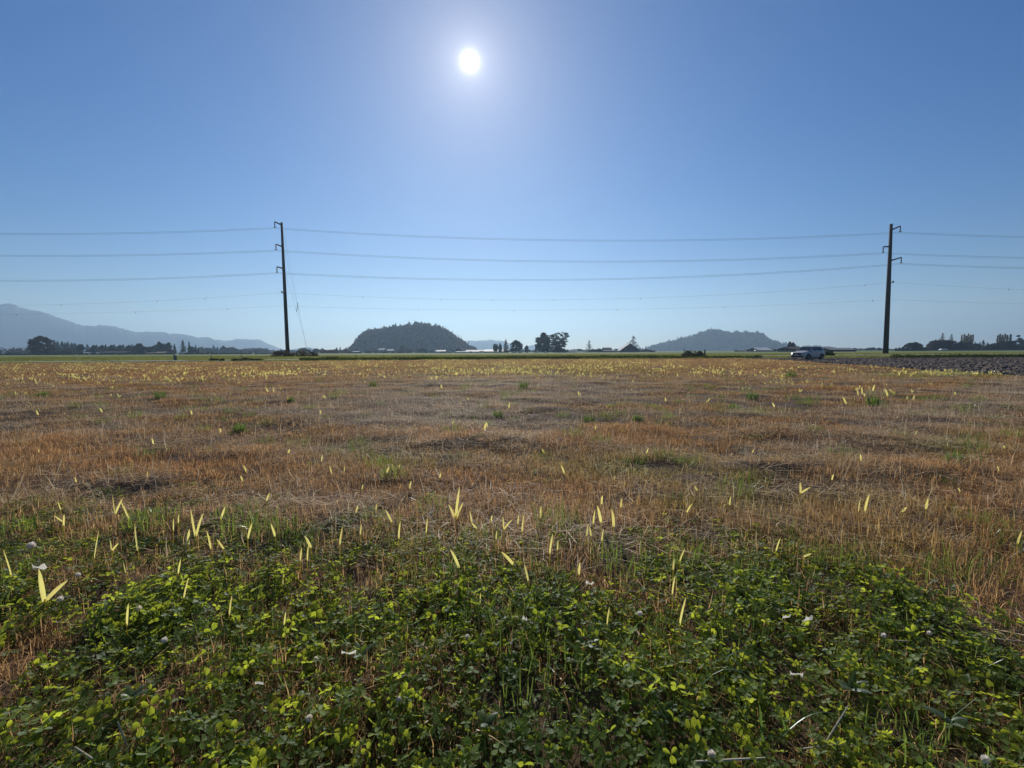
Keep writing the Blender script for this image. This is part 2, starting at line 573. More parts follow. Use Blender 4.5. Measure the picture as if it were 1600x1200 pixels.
# ----------------------------------------------------------------------------- far hills and mountains
def ridge(name, D, depth, prof, mat, rough=0.06, m=26, nx=130, seed=1, crest=3.0, skew=0.0):
    """prof: photograph outline (px, py); a land form of that height at distance D, rounded in depth"""
    px = np.array([p[0] for p in prof], float); py = np.array([p[1] for p in prof], float)
    ax = np.array([at(a, D) for a in px])
    az = np.array([zat(a, b, D) for a, b in zip(px, py)])
    xs = np.linspace(ax.min(), ax.max(), nx)
    h = np.interp(xs, ax, az)
    pxm = D / F
    h = h + crest * pxm * (fbm(xs / pxm / 5.0, 0 * xs, seed + 40, 3) - 0.5) * np.clip(h / (6 * pxm), 0, 1)
    h = np.maximum(h, -2)
    ts = np.linspace(-1, 1, m)
    X = np.repeat(xs[:, None], m, 1)
    Y = D + ts[None] * depth + 0 * X
    X = X + (Y - D) * skew
    cross = (1 - np.abs(ts) ** 2.0)[None]
    sp = h.max()
    nz = fbm(X / sp * 1.5, Y / sp * 1.5, seed, 4) - 0.5
    Z = h[:, None] * cross * (1 + rough * 6 * nz * (1 - cross) + 0) + sp * rough * nz * np.minimum(1, h[:, None] / sp * 2) * (np.abs(ts)[None] > 0.02)
    Z = np.minimum(Z, h[:, None]) - 0.8
    v = np.stack([X, Y, Z], -1).reshape(-1, 3)
    n = nx
    i = np.arange((n - 1) * (m - 1)); r, c = i // (m - 1), i % (m - 1)
    q = r * m + c
    f = np.stack([q, q + m, q + m + 1, q + 1], -1)
    o = obj(name, mesh_np(name, v, f, mat, smooth=True))
    tag(o, kind='structure')
    return X, Y, Z


MOUNT = [(-420, 546), (-330, 520), (-240, 500), (-140, 485), (-60, 479), (0, 477.5), (12, 476), (22, 475), (32, 478), (46, 483), (62, 485.5), (76, 488), (92, 494), (110, 501), (122, 505.5), (132, 508.5),
         (146, 509), (152, 509), (157, 507), (162, 509), (172, 508.6), (184, 511), (196, 515), (206, 518), (222, 519), (232, 518.6), (240, 517.6), (246, 518.6), (254, 518), (262, 521.5), (276, 522),
         (292, 523.4), (304, 527), (312, 528), (320, 526.8), (330, 530), (345, 534), (365, 541), (385, 549)]
ridge('mountain', 3300, 390, MOUNT, M['mountain'], nx=420, seed=4, skew=-1.0)
ridge('far_mountain', 3600, 220, [(300, 549), (322, 538), (340, 531.5), (352, 531), (366, 531.4), (376, 529.8), (384, 530), (394, 531.5), (402, 531), (410, 533.5), (418, 538.5), (430, 543.5), (444, 546.5), (470, 549.5)], M['mountain'], nx=140, seed=8)
ridge('low_hill', 3500, 200, [(455, 549), (464, 545.5), (474, 543.5), (482, 543.2), (490, 545.5), (502, 549)], M['mountain'], nx=40, seed=12)
ridge('ridge_between_hills', 3600, 220, [(700, 549), (716, 540), (728, 533), (738, 531.6), (750, 532.2), (766, 530.8), (778, 532), (786, 533.2), (796, 537), (806, 541.5), (816, 543.5), (824, 541.5), (832, 539), (840, 537.4), (850, 538), (862, 541.5), (875, 545.5), (890, 549)], M['mountain'], nx=140, seed=15)

HILL1 = [(543, 549), (551, 542), (556, 535), (562, 528), (571, 522.5), (585, 519.5), (600, 517.5), (620, 515), (640, 511), (652, 509.5), (664, 510.5), (676, 513), (688, 515.5), (700, 520), (710, 527), (720, 534), (730, 541.5), (745, 549)]
HILL2 = [(1012, 549), (1024, 543.5), (1042, 538), (1058, 535.5), (1072, 531), (1084, 526.5), (1096, 521.5), (1112, 518.5), (1126, 520), (1146, 523), (1160, 524.5), (1176, 524), (1186, 525), (1192, 526.5), (1200, 532.5), (1208, 537.5), (1220, 539.5), (1234, 542), (1250, 548)]
HILL1 = [(645 + (a - 645) * 0.955, b) for a, b in HILL1]
H1 = ridge('wooded_hill', 820, 75, HILL1, M['hill'], rough=0.03, nx=90, seed=21, crest=5, skew=-0.22)
H2 = ridge('far_wooded_hill', 1750, 130, HILL2, M['hill'], rough=0.03, nx=90, seed=23, crest=5, skew=0.48)

# ----------------------------------------------------------------------------- trees
def leaf_quads(C, rng, size, flat=0.0):
    """one randomly turned rhombus per centre (n,3) -> verts, faces, per-vertex rnd"""
    n = len(C)
    a = rng.normal(size=(n, 3)); a /= np.linalg.norm(a, axis=1)[:, None]
    b = rng.normal(size=(n, 3)); b -= a * (a * b).sum(1)[:, None]; b /= np.linalg.norm(b, axis=1)[:, None]
    s = (size * rng.uniform(0.6, 1.3, n))[:, None]
    v = np.stack([C - a * s, C - b * s * 0.6, C + a * s, C + b * s * 0.6], 1).reshape(-1, 3)
    i = np.arange(n)[:, None] * 4
    f = i + np.array([[0, 1, 2, 3]])
    r = np.repeat(rng.uniform(0, 1, n), 4)
    return v, f, r


def crown_mesh(name, clumps, mat, rng, per=36, leaf=0.022):
    """clumps: (x,y,z,r) list -> leaves in shells of uneven clumps"""
    cs, rb = [], []
    for (x, y, z, r) in clumps:
        d = rng.normal(size=(per, 3)); d /= np.linalg.norm(d, axis=1)[:, None]
        rr = r * rng.uniform(0.35, 1.1, per)[:, None]
        cs.append(np.array([x, y, z]) + d * rr * np.array([1, 1, 0.85]))
        rb.append(np.full(per, rng.uniform(-0.25, 0.25)))
    C = np.concatenate(cs)
    v, f, r = leaf_quads(C, rng, leaf)
    r = np.clip(r * 0.75 + 0.12 + np.repeat(np.concatenate(rb), 4), 0, 1)
    return mesh_np(name, v, f, mat, rnd=r)


def trunk_mesh(name, h, r, limbs=(), mat=None):
    b = MB()
    b.tube([(0, 0, -0.02), (0.004, 0, h * 0.4), (-0.004, 0.003, h)], [r, r * 0.75, r * 0.35], 7)
    for (z0, x, y, z) in limbs:
        b.tube([(0, 0, z0), (x * 0.5, y * 0.5, z0 + (z - z0) * 0.6), (x, y, z)], [r * 0.45, r * 0.3, r * 0.1], 5)
    return b.mesh(name, mat or M['bark'])


def t_broad(seed, w, base, n=80, per=48, leaf=0.036, top=1.0, dome=False, col=False):
    """round-crowned tree, height 1, half width w"""
    rng = np.random.default_rng(seed)
    cl = []
    zc = (base + top) / 2; hz = (top - base) / 2
    for _ in range(n):
        d = rng.normal(size=3); d /= np.linalg.norm(d)
        q = rng.uniform(0.45, 0.95) if not dome else rng.uniform(0.35, 0.92)
        z = zc + d[2] * hz * q
        if dome:
            t = rng.uniform(0.0, 0.88); a = rng.uniform(0, 6.283)
            rr = w * math.sqrt(1 - (t / 0.94) ** 2) * math.sqrt(rng.uniform(0.02, 1)) * 0.92
            cl.append((math.cos(a) * rr, math.sin(a) * rr, base + (top - base) * t, rng.uniform(0.09, 0.15)))
            continue
        if col:
            t = rng.uniform(0.04, 1.0); a = rng.uniform(0, 6.283)
            rr = w * (1 - abs(2 * t - 0.85) ** 3.2 * 0.62) * rng.uniform(0.2, 0.95) ** 0.6
            cl.append((math.cos(a) * rr, math.sin(a) * rr, base + (top - base - 0.06) * t, rng.uniform(0.06, 0.11)))
            continue
        cl.append((d[0] * w * q, d[1] * w * q, z, rng.uniform(0.07, 0.13)))
    limbs = [(base * 0.8, math.cos(k * 2.1) * w * 0.6, math.sin(k * 2.1) * w * 0.6, zc + 0.1 * math.sin(k)) for k in range(5)]
    return cl, limbs, zc, per, leaf, rng


def make_type(kind, seed, mat, **k):
    """-> (trunk mesh, crown mesh) of unit height"""
    rng = np.random.default_rng(seed)
    nm = kind
    if kind == 'broad':
        cl, limbs, zc, per, leaf, rng = t_broad(seed, **k)
        return trunk_mesh('trunk', zc, 0.022, limbs), crown_mesh('crown', cl, mat, rng, per, leaf)
    if kind == 'conifer':
        w = k.get('w', 0.2); base = k.get('base', 0.06); n = k.get('n', 26)
        cs = []
        for i in range(n):
            t = i / (n - 1)
            z = base + (0.99 - base) * t
            rad = w * (1 - t) ** k.get('pw', 0.85) * rng.uniform(0.75, 1.15) + 0.008
            m = int(10 + 36 * (1 - t))
            for b in range(m):
                a = rng.uniform(0, 2 * math.pi)
                q = rng.uniform(0.15, 1.0) ** 0.6
                bl = rad * (0.8 + 0.35 * math.sin(a * 3 + i * 2.4))
                cs.append((math.cos(a) * bl * q, math.sin(a) * bl * q, z - bl * q * k.get('droop', 0.35) + rng.uniform(-0.012, 0.012)))
        v, f, r = leaf_quads(np.array(cs), rng, k.get('leaf', 0.034))
        return trunk_mesh('trunk', 0.97, 0.018), mesh_np('crown', v, f, mat, rnd=r)
    if kind == 'poplar':
        w = k.get('w', 0.09)
        cl = []
        for i in range(80):
            t = 0.05 + 0.93 * (i + rng.uniform(0, 1)) / 80
            rr = w * (math.sin(math.pi * min(1, t * 0.72 + 0.26)) ** 0.8) * rng.uniform(0.15, 0.95)
            a = rng.uniform(0, 6.3)
            cl.append((math.cos(a) * rr, math.sin(a) * rr, t, rng.uniform(0.02, 0.045)))
        return trunk_mesh('trunk', 0.9, 0.014), crown_mesh('crown', cl, mat, rng, 34, 0.024)
    if kind == 'pine':
        cl, limbs = [], []
        for i in range(k.get('n', 15)):
            z = rng.uniform(k.get('base', 0.45), 0.97)
            a = rng.uniform(0, 6.3)
            rr = k.get('w', 0.26) * rng.uniform(0.3, 1.0) * (1.15 - 0.7 * (z - 0.45) / 0.5)
            x, y = math.cos(a) * rr, math.sin(a) * rr
            limbs.append((z - 0.06, x, y, z))
            for j in range(4):
                cl.append((x * rng.uniform(0.5, 1.1), y * rng.uniform(0.5, 1.1), z + rng.uniform(-0.03, 0.03), rng.uniform(0.045, 0.075)))
        cl.append((0, 0, 0.97, 0.05))
        return trunk_mesh('trunk', 0.96, 0.02, limbs), crown_mesh('crown', cl, mat, rng, 30, 0.030)
    if kind == 'airy':
        b = MB()
        cl = []
        for s in range(7):
            a = s / 7 * 6.28 + rng.uniform(-0.3, 0.3)
            tx, ty = math.cos(a) * 0.30 * rng.uniform(0.5, 1), math.sin(a) * 0.30 * rng.uniform(0.5, 1)
            zt = rng.uniform(0.8, 0.98)
            b.tube([(tx * 0.12, ty * 0.12, -0.02), (tx * 0.4, ty * 0.4, 0.35), (tx * 0.9, ty * 0.9, zt)], [0.017, 0.012, 0.004], 5)
            for j in range(27):
                t = rng.uniform(0.12, 1.04)
                sp = 0.06
                cl.append((tx * (0.2 + 0.75 * t) + rng.normal() * sp, ty * (0.2 + 0.75 * t) + rng.normal() * sp, zt * t, rng.uniform(0.025, 0.06)))
        for j in range(26):
            cl.append((rng.uniform(-0.28, 0.28), rng.uniform(-0.28, 0.28), rng.uniform(0.02, 0.16), rng.uniform(0.04, 0.08)))
        return b.mesh('trunk', M['bark']), crown_mesh('crown', cl, mat, rng, 30, 0.024)


T = {
    'broad_dark': make_type('broad', 31, M['fol_dark'], w=0.42, base=0.08),
    'broad_mid': make_type('broad', 32, M['fol_mid'], w=0.42, base=0.02, n=110, col=True),
    'broad_tall': make_type('broad', 33, M['fol_dark'], w=0.30, base=0.03, n=110, per=44, col=True),
    'broad_gold': make_type('broad', 37, M['fol_mixed'], w=0.44, base=0.0, n=130, per=46, col=True),
    'broad_rust': make_type('broad', 34, M['fol_rust'], w=0.55, base=0.0, n=90, dome=True, leaf=0.05),
    'broad_dome': make_type('broad', 35, M['fol_dark'], w=0.90, base=0.0, n=140, dome=True, leaf=0.06),
    'broad_rust_dome': make_type('broad', 36, M['fol_rust'], w=0.95, base=0.0, n=140, dome=True, leaf=0.06),
    'conifer': make_type('conifer', 41, M['fol_dark'], w=0.20),
    'conifer_wide': make_type('conifer', 42, M['fol_dark'], w=0.27, pw=0.7),
    'conifer_slim': make_type('conifer', 43, M['fol_dark'], w=0.13),
    'conifer_ragged': make_type('conifer', 44, M['fol_dark'], w=0.36, n=13, droop=0.15, pw=0.75, leaf=0.040),
    'poplar': make_type('poplar', 51, M['fol_gold']),
    'poplar_dull': make_type('poplar', 52, M['fol_olive'], w=0.10),
    'pine': make_type('pine', 61, M['fol_dark']),
    'pine_sparse': make_type('pine', 62, M['fol_dark'], n=11, w=0.26, base=0.5),
    'airy': make_type('airy', 71, M['fol_mid']),
    'far_conifer': make_type('conifer', 45, M['fol_dark'], w=0.17, n=14, leaf=0.045),
}


def tree(kind, px, ytop, D, label, name='tree', cat='tree', group=None, wide=None, rz=None, zbase=None):
    """wide: crown width in photograph pixels"""
    x = at(px, D); zb = float(gz(x, D)) if zbase is None else zbase
    h = zat(px, ytop, D) - zb
    tm, cm = T[kind]
    s = h
    wsc = s
    if wide is not None:
        co = np.empty(len(cm.vertices) * 3, np.float32); cm.vertices.foreach_get('co', co)
        unit = np.percentile(np.abs(co.reshape(-1, 3)[:, 0]), 98) * 2
        wsc = wide * D / F / unit
    o = thing(name, label, cat, (x, D, zb - 0.05), random.uniform(0, 6.28) if rz is None else rz, (wsc, wsc, s), group)
    obj('trunk', tm, o); obj('crown', cm, o)
    return o


# left group
tree('broad_gold', 65, 524.5, 345, 'large broad autumn tree standing left of the dark conifer row, thinning yellow at its top', 'broadleaf_tree', wide=27)
for i, (px, yt, w) in enumerate([(79, 531, 9), (86, 531.5, 9), (91, 533, 8), (98, 533.5, 9), (103, 535, 8), (107, 533.5, 7), (113, 535.5, 9), (118, 536, 8), (123, 538, 8)]):
    tree('conifer_wide', px, yt, 430 + 6 * (i % 3), 'dark conifer in the descending row right of the large autumn tree', 'conifer_tree', group='conifers in the descending row at the left', wide=w * 1.5)
tree('broad_dark', 126, 537.5, 425, 'rounded dark tree at the low right end of the descending conifer row', 'broadleaf_tree', wide=9)
tree('conifer_wide', 137, 537.5, 420, 'lone pointed conifer between the descending row and the flat-topped wood', 'conifer_tree', wide=9)
tree('broad_rust', 104, 545.5, 380, 'low reddish rounded tree in front of the descending conifer row', 'broadleaf_tree', wide=13)
tree('broad_rust', 138, 546, 385, 'small tan rounded tree beside the little white house at the left', 'broadleaf_tree', wide=9)
k = 0
for px in np.arange(147, 212, 4.6):
    yt = 539.3 + 1.0 * math.sin(px * 0.9) + 0.8 * math.sin(px * 2.3)
    tree('conifer_wide' if k % 3 else 'broad_tall', px, yt, 420 + 7 * (k % 4), 'dark tree of the even flat-topped wood at the left', 'wood_tree', group='trees of the flat-topped wood', wide=9 + k % 3)
    k += 1
tree('broad_gold', 171, 547, 372, 'small golden bush behind the long dark barn roof', 'bush', 'bush', wide=9)
tree('broad_dome', 217, 536, 395, 'dark tree with a peaked round crown right of the flat-topped wood', 'broadleaf_tree', wide=16)
for px, yt, w, kd in [(204, 543, 11, 'broad_dark'), (228, 541.5, 10, 'broad_mid'), (234, 541, 9, 'broad_dark'), (241, 540, 10, 'broad_mid')]:
    tree(kd, px, yt, 398, 'low round tree in the dip beside the peaked round tree', 'broadleaf_tree', group='low round trees in the dip', wide=w)
tree('broad_tall', 249, 533.8, 402, 'leftmost of three tall dark trees above the brown house roof', 'broadleaf_tree', wide=10)
tree('broad_dark', 256, 536, 398, 'middle and lowest of three tall dark trees above the brown house roof', 'broadleaf_tree', wide=9)
tree('broad_dark', 263, 534.5, 402, 'rightmost of three tall dark trees above the brown house roof', 'broadleaf_tree', wide=9)
tree('conifer', 273, 537, 396, 'slim pointed conifer right of the three tall dark trees', 'conifer_tree', wide=7)
tree('broad_rust', 266, 545, 372, 'pale tan leafless tree behind the green roadside cabinet', 'broadleaf_tree', wide=9)
tree('conifer_wide', 286.5, 531, 400, 'tallest broad conifer left of the two fence stakes', 'conifer_tree', wide=11)
tree('conifer_slim', 296, 533.5, 398, 'narrow spire conifer next to the tallest broad conifer', 'conifer_tree', wide=5.5)
tree('broad_dark', 300.5, 541, 394, 'stout rounded tree at the foot of the narrow spire conifer', 'broadleaf_tree', wide=9)
tree('conifer_slim', 306, 539, 450, 'small hazy spire right of the stout rounded tree', 'conifer_tree', wide=5)
tree('conifer_wide', 309.5, 543, 396, 'short dark conifer right of the stout rounded tree', 'conifer_tree', wide=6)
for px, yt, w, kd in [(317, 541.5, 7, 'conifer_wide'), (326, 543, 9, 'broad_dark'), (334, 539, 7, 'conifer_wide'), (340, 541.5, 4, 'conifer'), (349, 540, 7, 'broad_tall'), (356, 543, 9, 'broad_dark'), (364, 543, 8, 'broad_dark')]:
    tree(kd, px, yt, 640, 'hazy tree of the distant grey-blue row behind the two fence stakes', 'distant_tree', group='hazy trees behind the fence stakes', wide=w * 1.15)
# centre
for px, yt, w, kd in [(473, 543.2, 10, 'broad_dark'), (494, 544.2, 9, 'broad_dark'), (504, 544, 4.5, 'broad_tall'), (526, 543, 3, 'broad_tall'), (531.5, 541.6, 4, 'conifer'), (522, 545.6, 7, 'broad_rust'), (540, 545, 8, 'broad_rust')]:
    tree(kd, px, yt, 560, 'small hazy tree between the left power pole and the wooded hill', 'distant_tree', group='small hazy trees between pole and wooded hill', wide=w * 1.2)
tree('broad_dark', 774.5, 536.8, 365, 'small round tree at the left end of the farmyard trees', 'broadleaf_tree', wide=8)
tree('broad_tall', 781.5, 536, 365, 'thin upright tree beside the farmyard conifer', 'broadleaf_tree', wide=5)
tree('conifer_wide', 790.5, 530, 372, 'pointed conifer above the white farm roof', 'conifer_tree', wide=11)
tree('broad_mid', 806.5, 531.5, 345, 'dense rounded farmyard tree with olive top, right of the pointed conifer', 'broadleaf_tree', wide=18)
tree('broad_mid', 823, 539.6, 372, 'small bushy tree standing alone right of the dense farmyard tree', 'broadleaf_tree', wide=6.5)
tree('conifer_slim', 837, 541, 380, 'narrow dark conifer left of the two tall cottonwoods', 'conifer_tree', wide=5)
tree('broad_tall', 848.5, 519.8, 350, 'tall dense egg-shaped tree touching the airy cottonwood', 'broadleaf_tree', wide=22)
tree('airy', 872.5, 518.8, 352, 'tall airy cottonwood with sky showing between its stems', 'cottonwood_tree', wide=29)
tree('conifer_ragged', 920.5, 532, 380, 'small ragged conifer standing alone between cottonwood and big barn', 'conifer_tree', wide=12)
tree('broad_dark', 928.5, 545.2, 376, 'round dark shrub just right of the small ragged conifer', 'bush', 'bush', wide=9)
for px, yt, w in [(899, 545.5, 9), (906, 545, 7), (893, 546, 6)]:
    tree('broad_dark', px, yt, 620, 'hazy low tree behind the pale greenhouse', 'distant_tree', group='hazy trees behind the pale greenhouse', wide=w * 1.3)
tree('conifer_ragged', 989, 525, 372, 'ragged spruce rising behind the large gabled barn', 'conifer_tree', wide=20)
for px, yt, w, kd in [(963, 545, 7, 'broad_dark'), (970, 545.4, 8, 'broad_dark'), (1000, 543, 6, 'conifer_wide'), (1004, 543.6, 6, 'conifer_wide'), (1008, 544, 5, 'conifer'), (1014, 546, 8, 'broad_dark')]:
    tree(kd, px, yt, 430, 'low dark tree beside the foot of the large gabled barn', 'low_tree', group='low trees around the gabled barn', wide=w * 1.2)
tree('broad_tall', 1234, 533.6, 300, 'left one of the twin dark trees left of the car', 'broadleaf_tree', wide=7)
tree('broad_tall', 1239, 534.6, 300, 'right one of the twin dark trees left of the car', 'broadleaf_tree', wide=6)
# right
for px, yt, w in [(1399.8, 543, 2.2), (1404.8, 542.6, 2.6), (1409.6, 543, 2.4), (1411.8, 543.2, 2.2), (1415.6, 543, 2.2)]:
    tree('broad_tall', px, yt, 330, 'small clipped columnar shrub in the row left of the dome-shaped tree', 'columnar_shrub', 'shrub', 'columnar shrubs left of the dome tree', wide=w * 1.3)
tree('broad_dome', 1427.5, 534.6, 330, 'wide dome-shaped dark tree right of the right power pole', 'broadleaf_tree', wide=26)
for px, yt, w, kd in [(1441, 543, 5, 'broad_dark'), (1447, 543, 5, 'broad_dark'), (1374, 543, 5, 'broad_tall'), (1361, 542.6, 8, 'broad_dark'), (1355, 544, 6, 'broad_dark'), (1335, 543.5, 6, 'broad_dark')]:
    tree(kd, px, yt, 520, 'small distant tree low on the skyline near the right power pole', 'distant_tree', group='small distant trees by the right pole', wide=w * 1.2)
tree('broad_rust_dome', 1471, 530, 345, 'wide purple-brown rounded tree below two ragged pines', 'broadleaf_tree', wide=40)
tree('conifer_ragged', 1471.5, 520.8, 352, 'left ragged pine poking above the purple-brown tree', 'pine_tree', wide=14)
tree('conifer_ragged', 1485.5, 522, 352, 'right ragged pine poking above the purple-brown tree', 'pine_tree', wide=11)
tree('conifer', 1461, 530, 350, 'thin pointed top at the left shoulder of the purple-brown tree', 'conifer_tree', wide=5)
tree('broad_dome', 1499.5, 533.5, 345, 'dark round tree below the left edge of the left poplar group', 'broadleaf_tree', wide=17)
for px, yt in [(1501.2, 522.6), (1505.2, 521.4), (1508.6, 524), (1511.6, 520.8), (1515.2, 523), (1518.6, 521.8)]:
    tree('poplar', px, yt, 362, 'slender golden poplar of the left poplar group', 'poplar_tree', group='poplars of the left group', wide=3.4 + 0.6 * math.sin(px))
for px, yt, w, kd in [(1513, 534, 12, 'broad_gold'), (1525, 536, 9, 'broad_dark')]:
    tree(kd, px, yt, 350, {'broad_gold': 'pale autumn tree filling the foot of the left poplar group', 'broad_dark': 'dark round tree just right of the left poplar group'}[kd], 'broadleaf_tree', wide=w)
tree('conifer', 1522.5, 533.5, 352, 'short conifer at the right edge of the left poplar group', 'conifer_tree', wide=5)
tree('conifer_slim', 1530.5, 534, 356, 'thin spire left of the sharp conifer between the poplar groups', 'conifer_tree', wide=4)
tree('conifer_wide', 1535.3, 531.6, 352, 'sharp triangular conifer between the two poplar groups', 'conifer_tree', wide=10)
tree('conifer_wide', 1542.3, 535, 356, 'small triangular conifer right of the sharp one', 'conifer_tree', wide=7)
for px, yt in [(1557.2, 523.6), (1560.8, 521.4), (1565.0, 522.6), (1568.6, 520.6), (1572.4, 523), (1577.4, 521.8)]:
    tree('poplar_dull', px, yt, 380, 'dull olive poplar of the right poplar group', 'poplar_tree', group='poplars of the right group', wide=3.6 + 0.7 * math.sin(px))
for px, yt, w, kd in [(1546, 539, 11, 'broad_mid'), (1553, 536, 12, 'broad_dark'), (1563, 534, 14, 'broad_mid'), (1572, 533, 14, 'broad_dark'), (1581, 536, 12, 'broad_mid'), (1590, 537.5, 14, 'broad_dark'), (1599, 536, 12, 'broad_dark'), (1610, 534, 14, 'broad_dark')]:
    tree(kd, px, yt, 348, 'round dark tree in the row below the right poplar group', 'row_tree', group='round trees below the right poplars', wide=w * 1.2)
tree('pine', 1591, 524, 356, 'flat-topped pine at the far right of the tree row', 'pine_tree', wide=15)

# woods on the two hills: each a mass; the single conifers on the near crest are trees of their own
def wood(name, H, mats, n, h0, h1, seed, label):
    rng = np.random.default_rng(seed)
    X, Y, Z = H
    vs, fs, rs, mi = [], [], [], []
    nx, m = X.shape
    b = 0
    cnt = 0
    while cnt < n:
        i = rng.uniform(1, nx - 2); j = rng.uniform(0, m * 0.62)
        i0, j0 = int(i), int(j); fi, fj = i - i0, j - j0
        P = [(A[i0, j0] * (1 - fi) + A[i0 + 1, j0] * fi) * (1 - fj) + (A[i0, j0 + 1] * (1 - fi) + A[i0 + 1, j0 + 1] * fi) * fj for A in (X, Y, Z)]
        if P[2] < -0.5 and rng.random() < 0.6:
            continue
        cnt += 1
        h = rng.uniform(h0, h1)
        con = rng.random() < (0.45 if fbm(P[0] / 60, P[2] / 20, seed) > 0.5 else 0.15)
        if con:
            k = 26
            t = rng.uniform(0.05, 1, k) ** 1.3
            rr = h * 0.2 * (1 - t) + 0.1
            a = rng.uniform(0, 6.28, k)
            C = np.stack([P[0] + np.cos(a) * rr, P[1] + np.sin(a) * rr, P[2] + t * h * 1.25], -1)
        else:
            k = 26
            d = rng.normal(size=(k, 3)); d /= np.linalg.norm(d, axis=1)[:, None]
            C = np.array(P) + d * h * np.array([0.5, 0.5, 0.42]) * rng.uniform(0.6, 1.05, (k, 1)) + np.array([0, 0, h * 0.5])
        v, f, r = leaf_quads(C, rng, h * 0.20)
        vs.append(v); fs.append(f + b); b += len(v)
        rs.append(np.clip(r * 0.6 + rng.uniform(-0.25, 0.6), 0, 1))
        mm = 0 if con else (1 + int(rng.random() < 1.5 * fbm(P[0] / 45 + 7, P[2] / 14, seed + 3)))
        mi.append(np.full(len(f), mm))
    o = obj(name, mesh_np(name, np.concatenate(vs), np.concatenate(fs), mats, rnd=np.concatenate(rs), mi=np.concatenate(mi)))
    return tag(o, label, 'forest', kind='stuff')


wood('hillside_forest', H1, [M['fol_dark'], M['fol_mixed'], M['fol_rust']], 2600, 3.2, 8.2, 5, 'mixed dark and rust forest covering the nearer domed hill')
wood('far_hillside_forest', H2, [M['fol_dark'], M['fol_mid'], M['fol_mixed']], 2400, 6, 14, 6, 'hazy blue forest covering the farther long hill')


def on_hill(H, x):
    X, Y, Z = H
    j = X.shape[1] // 2
    i = int(np.argmin(np.abs(X[:, j] - x)))
    return float(Y[i, j]), float(Z[i, j])


for px, yt in [(555, 530), (560, 524), (573, 516), (577, 516.5), (588, 514), (596, 513.4), (603, 513), (612, 511.5), (616, 508.5), (621, 509), (626, 508.5), (630, 508.6), (635, 507), (639.5, 501.5), (641.5, 503), (649, 502), (652, 504), (655, 503.2), (665.5, 503.6), (668.5, 505), (677, 508), (681, 508.5), (687, 510.5), (694, 511.6), (701, 513.5), (708, 516.5), (717, 522.5), (721, 526), (726, 532), (732, 532.5)]:
    x = at(px, 820); y, z = on_hill(H1, x)
    tree('far_conifer', px, yt, 820, 'slender conifer standing out on the crest of the nearer domed hill', 'conifer_tree', group='conifers on the crest of the nearer hill', zbase=min(z - 1.0, zat(px, yt + 8.5, 820)), wide=2.7)
for px, yt in [(1032, 536), (1046, 532), (1051, 530.6), (1061, 531), (1067, 530), (1093, 520.5), (1098, 519.5), (1104, 518), (1119, 515.6), (1138, 518), (1147, 519), (1166, 518.4), (1170, 519), (1173, 519.4), (1180, 520.4), (1184, 521), (1198, 528), (1203, 532), (1207, 534), (1215, 536), (1219, 536), (1226, 537.5)]:
    x = at(px, 1750); y, z = on_hill(H2, x)
    tree('far_conifer', px, yt, 1750, 'tiny hazy conifer on the crest of the farther long hill', 'conifer_tree', group='conifers on the crest of the farther hill', zbase=min(z - 2, zat(px, yt + 6, 1750)), wide=2.6)
for px, yt, lb in [(1110.2, 511.4, 'taller left radio mast on top of the farther hill'), (1119.5, 512.6, 'shorter right radio mast on top of the farther hill')]:
    x = at(px, 1748); y, z = on_hill(H2, x)
    zt = zat(px, yt, 1748)
    b = MB()
    b.tube([(0, 0, 0), (0, 0, zt - z)], [0.9, 0.45], 4)
    o = b.build('radio_mast', M['steel'], loc=(x, 1748, z))
    tag(o, lb, 'mast', 'radio masts on the farther hill')
    b = MB()
    for q in (0.55, 0.75, 0.92):
        b = MB(); b.box(-1.6, 1.6, -0.3, 0.3, (zt - z) * q, (zt - z) * q + 0.6)
        b.build('antenna', M['steel'], o)

# distant tree mass low on the horizon
def treeline(name, px0, px1, D, top, n, seed, label, mat, h=6.0):
    rng = np.random.default_rng(seed)
    C = []
    for _ in range(n):
        px = rng.uniform(px0, px1); d = D + rng.uniform(-20, 20)
        x = at(px, d)
        hh = (zat(px, top, d) - 0.35) * rng.uniform(0.55, 1.05) * (0.75 + 0.5 * float(vnoise(px / 7, 0, seed)))
        k = 20
        q = rng.normal(size=(k, 3)); q /= np.linalg.norm(q, axis=1)[:, None]
        C.append(np.array([x, d, 0.35 + hh * 0.5]) + q * np.array([h * 0.45, h * 0.45, hh * 0.5]) * rng.uniform(0.5, 1, (k, 1)))
    v, f, r = leaf_quads(np.concatenate(C), rng, h * 0.22)
    return tag(obj(name, mesh_np(name, v, f, mat, rnd=r)), label, 'treeline', kind='stuff')


treeline('distant_treeline', -120, 70, 520, 541.5, 170, 1, 'grey low treeline at the far left below the mountain', M['fol_mixed'], 5)
treeline('distant_treeline', 308, 420, 720, 542.5, 230, 2, 'hazy blue-grey treeline right of the conifers at the left', M['fol_mixed'], 6)
treeline('distant_treeline', 416, 560, 900, 545.5, 150, 3, 'faint hazy treeline behind the left power pole', M['fol_mixed'], 7)
treeline('distant_treeline', 745, 1020, 760, 546.2, 260, 4, 'faint low treeline behind the farm in the middle', M['fol_mixed'], 5)
treeline('distant_treeline', 1320, 1410, 700, 544.6, 120, 6, 'pale low treeline behind the right power pole', M['fol_mixed'], 5)
treeline('dark_hedge', -120, 430, 330, 551.3, 420, 7, 'thin dark hedge along the far edge of the left pasture', M['fol_dark'], 2.2)
treeline('dark_hedge', 500, 552, 430, 546.6, 90, 8, 'low purple-brown hedge left of the wooded hill', M['fol_rust'], 3)
treeline('dark_hedge', 570, 760, 420, 549.4, 120, 9, 'low dark hedge at the foot of the wooded hill', M['fol_mixed'], 2.4)
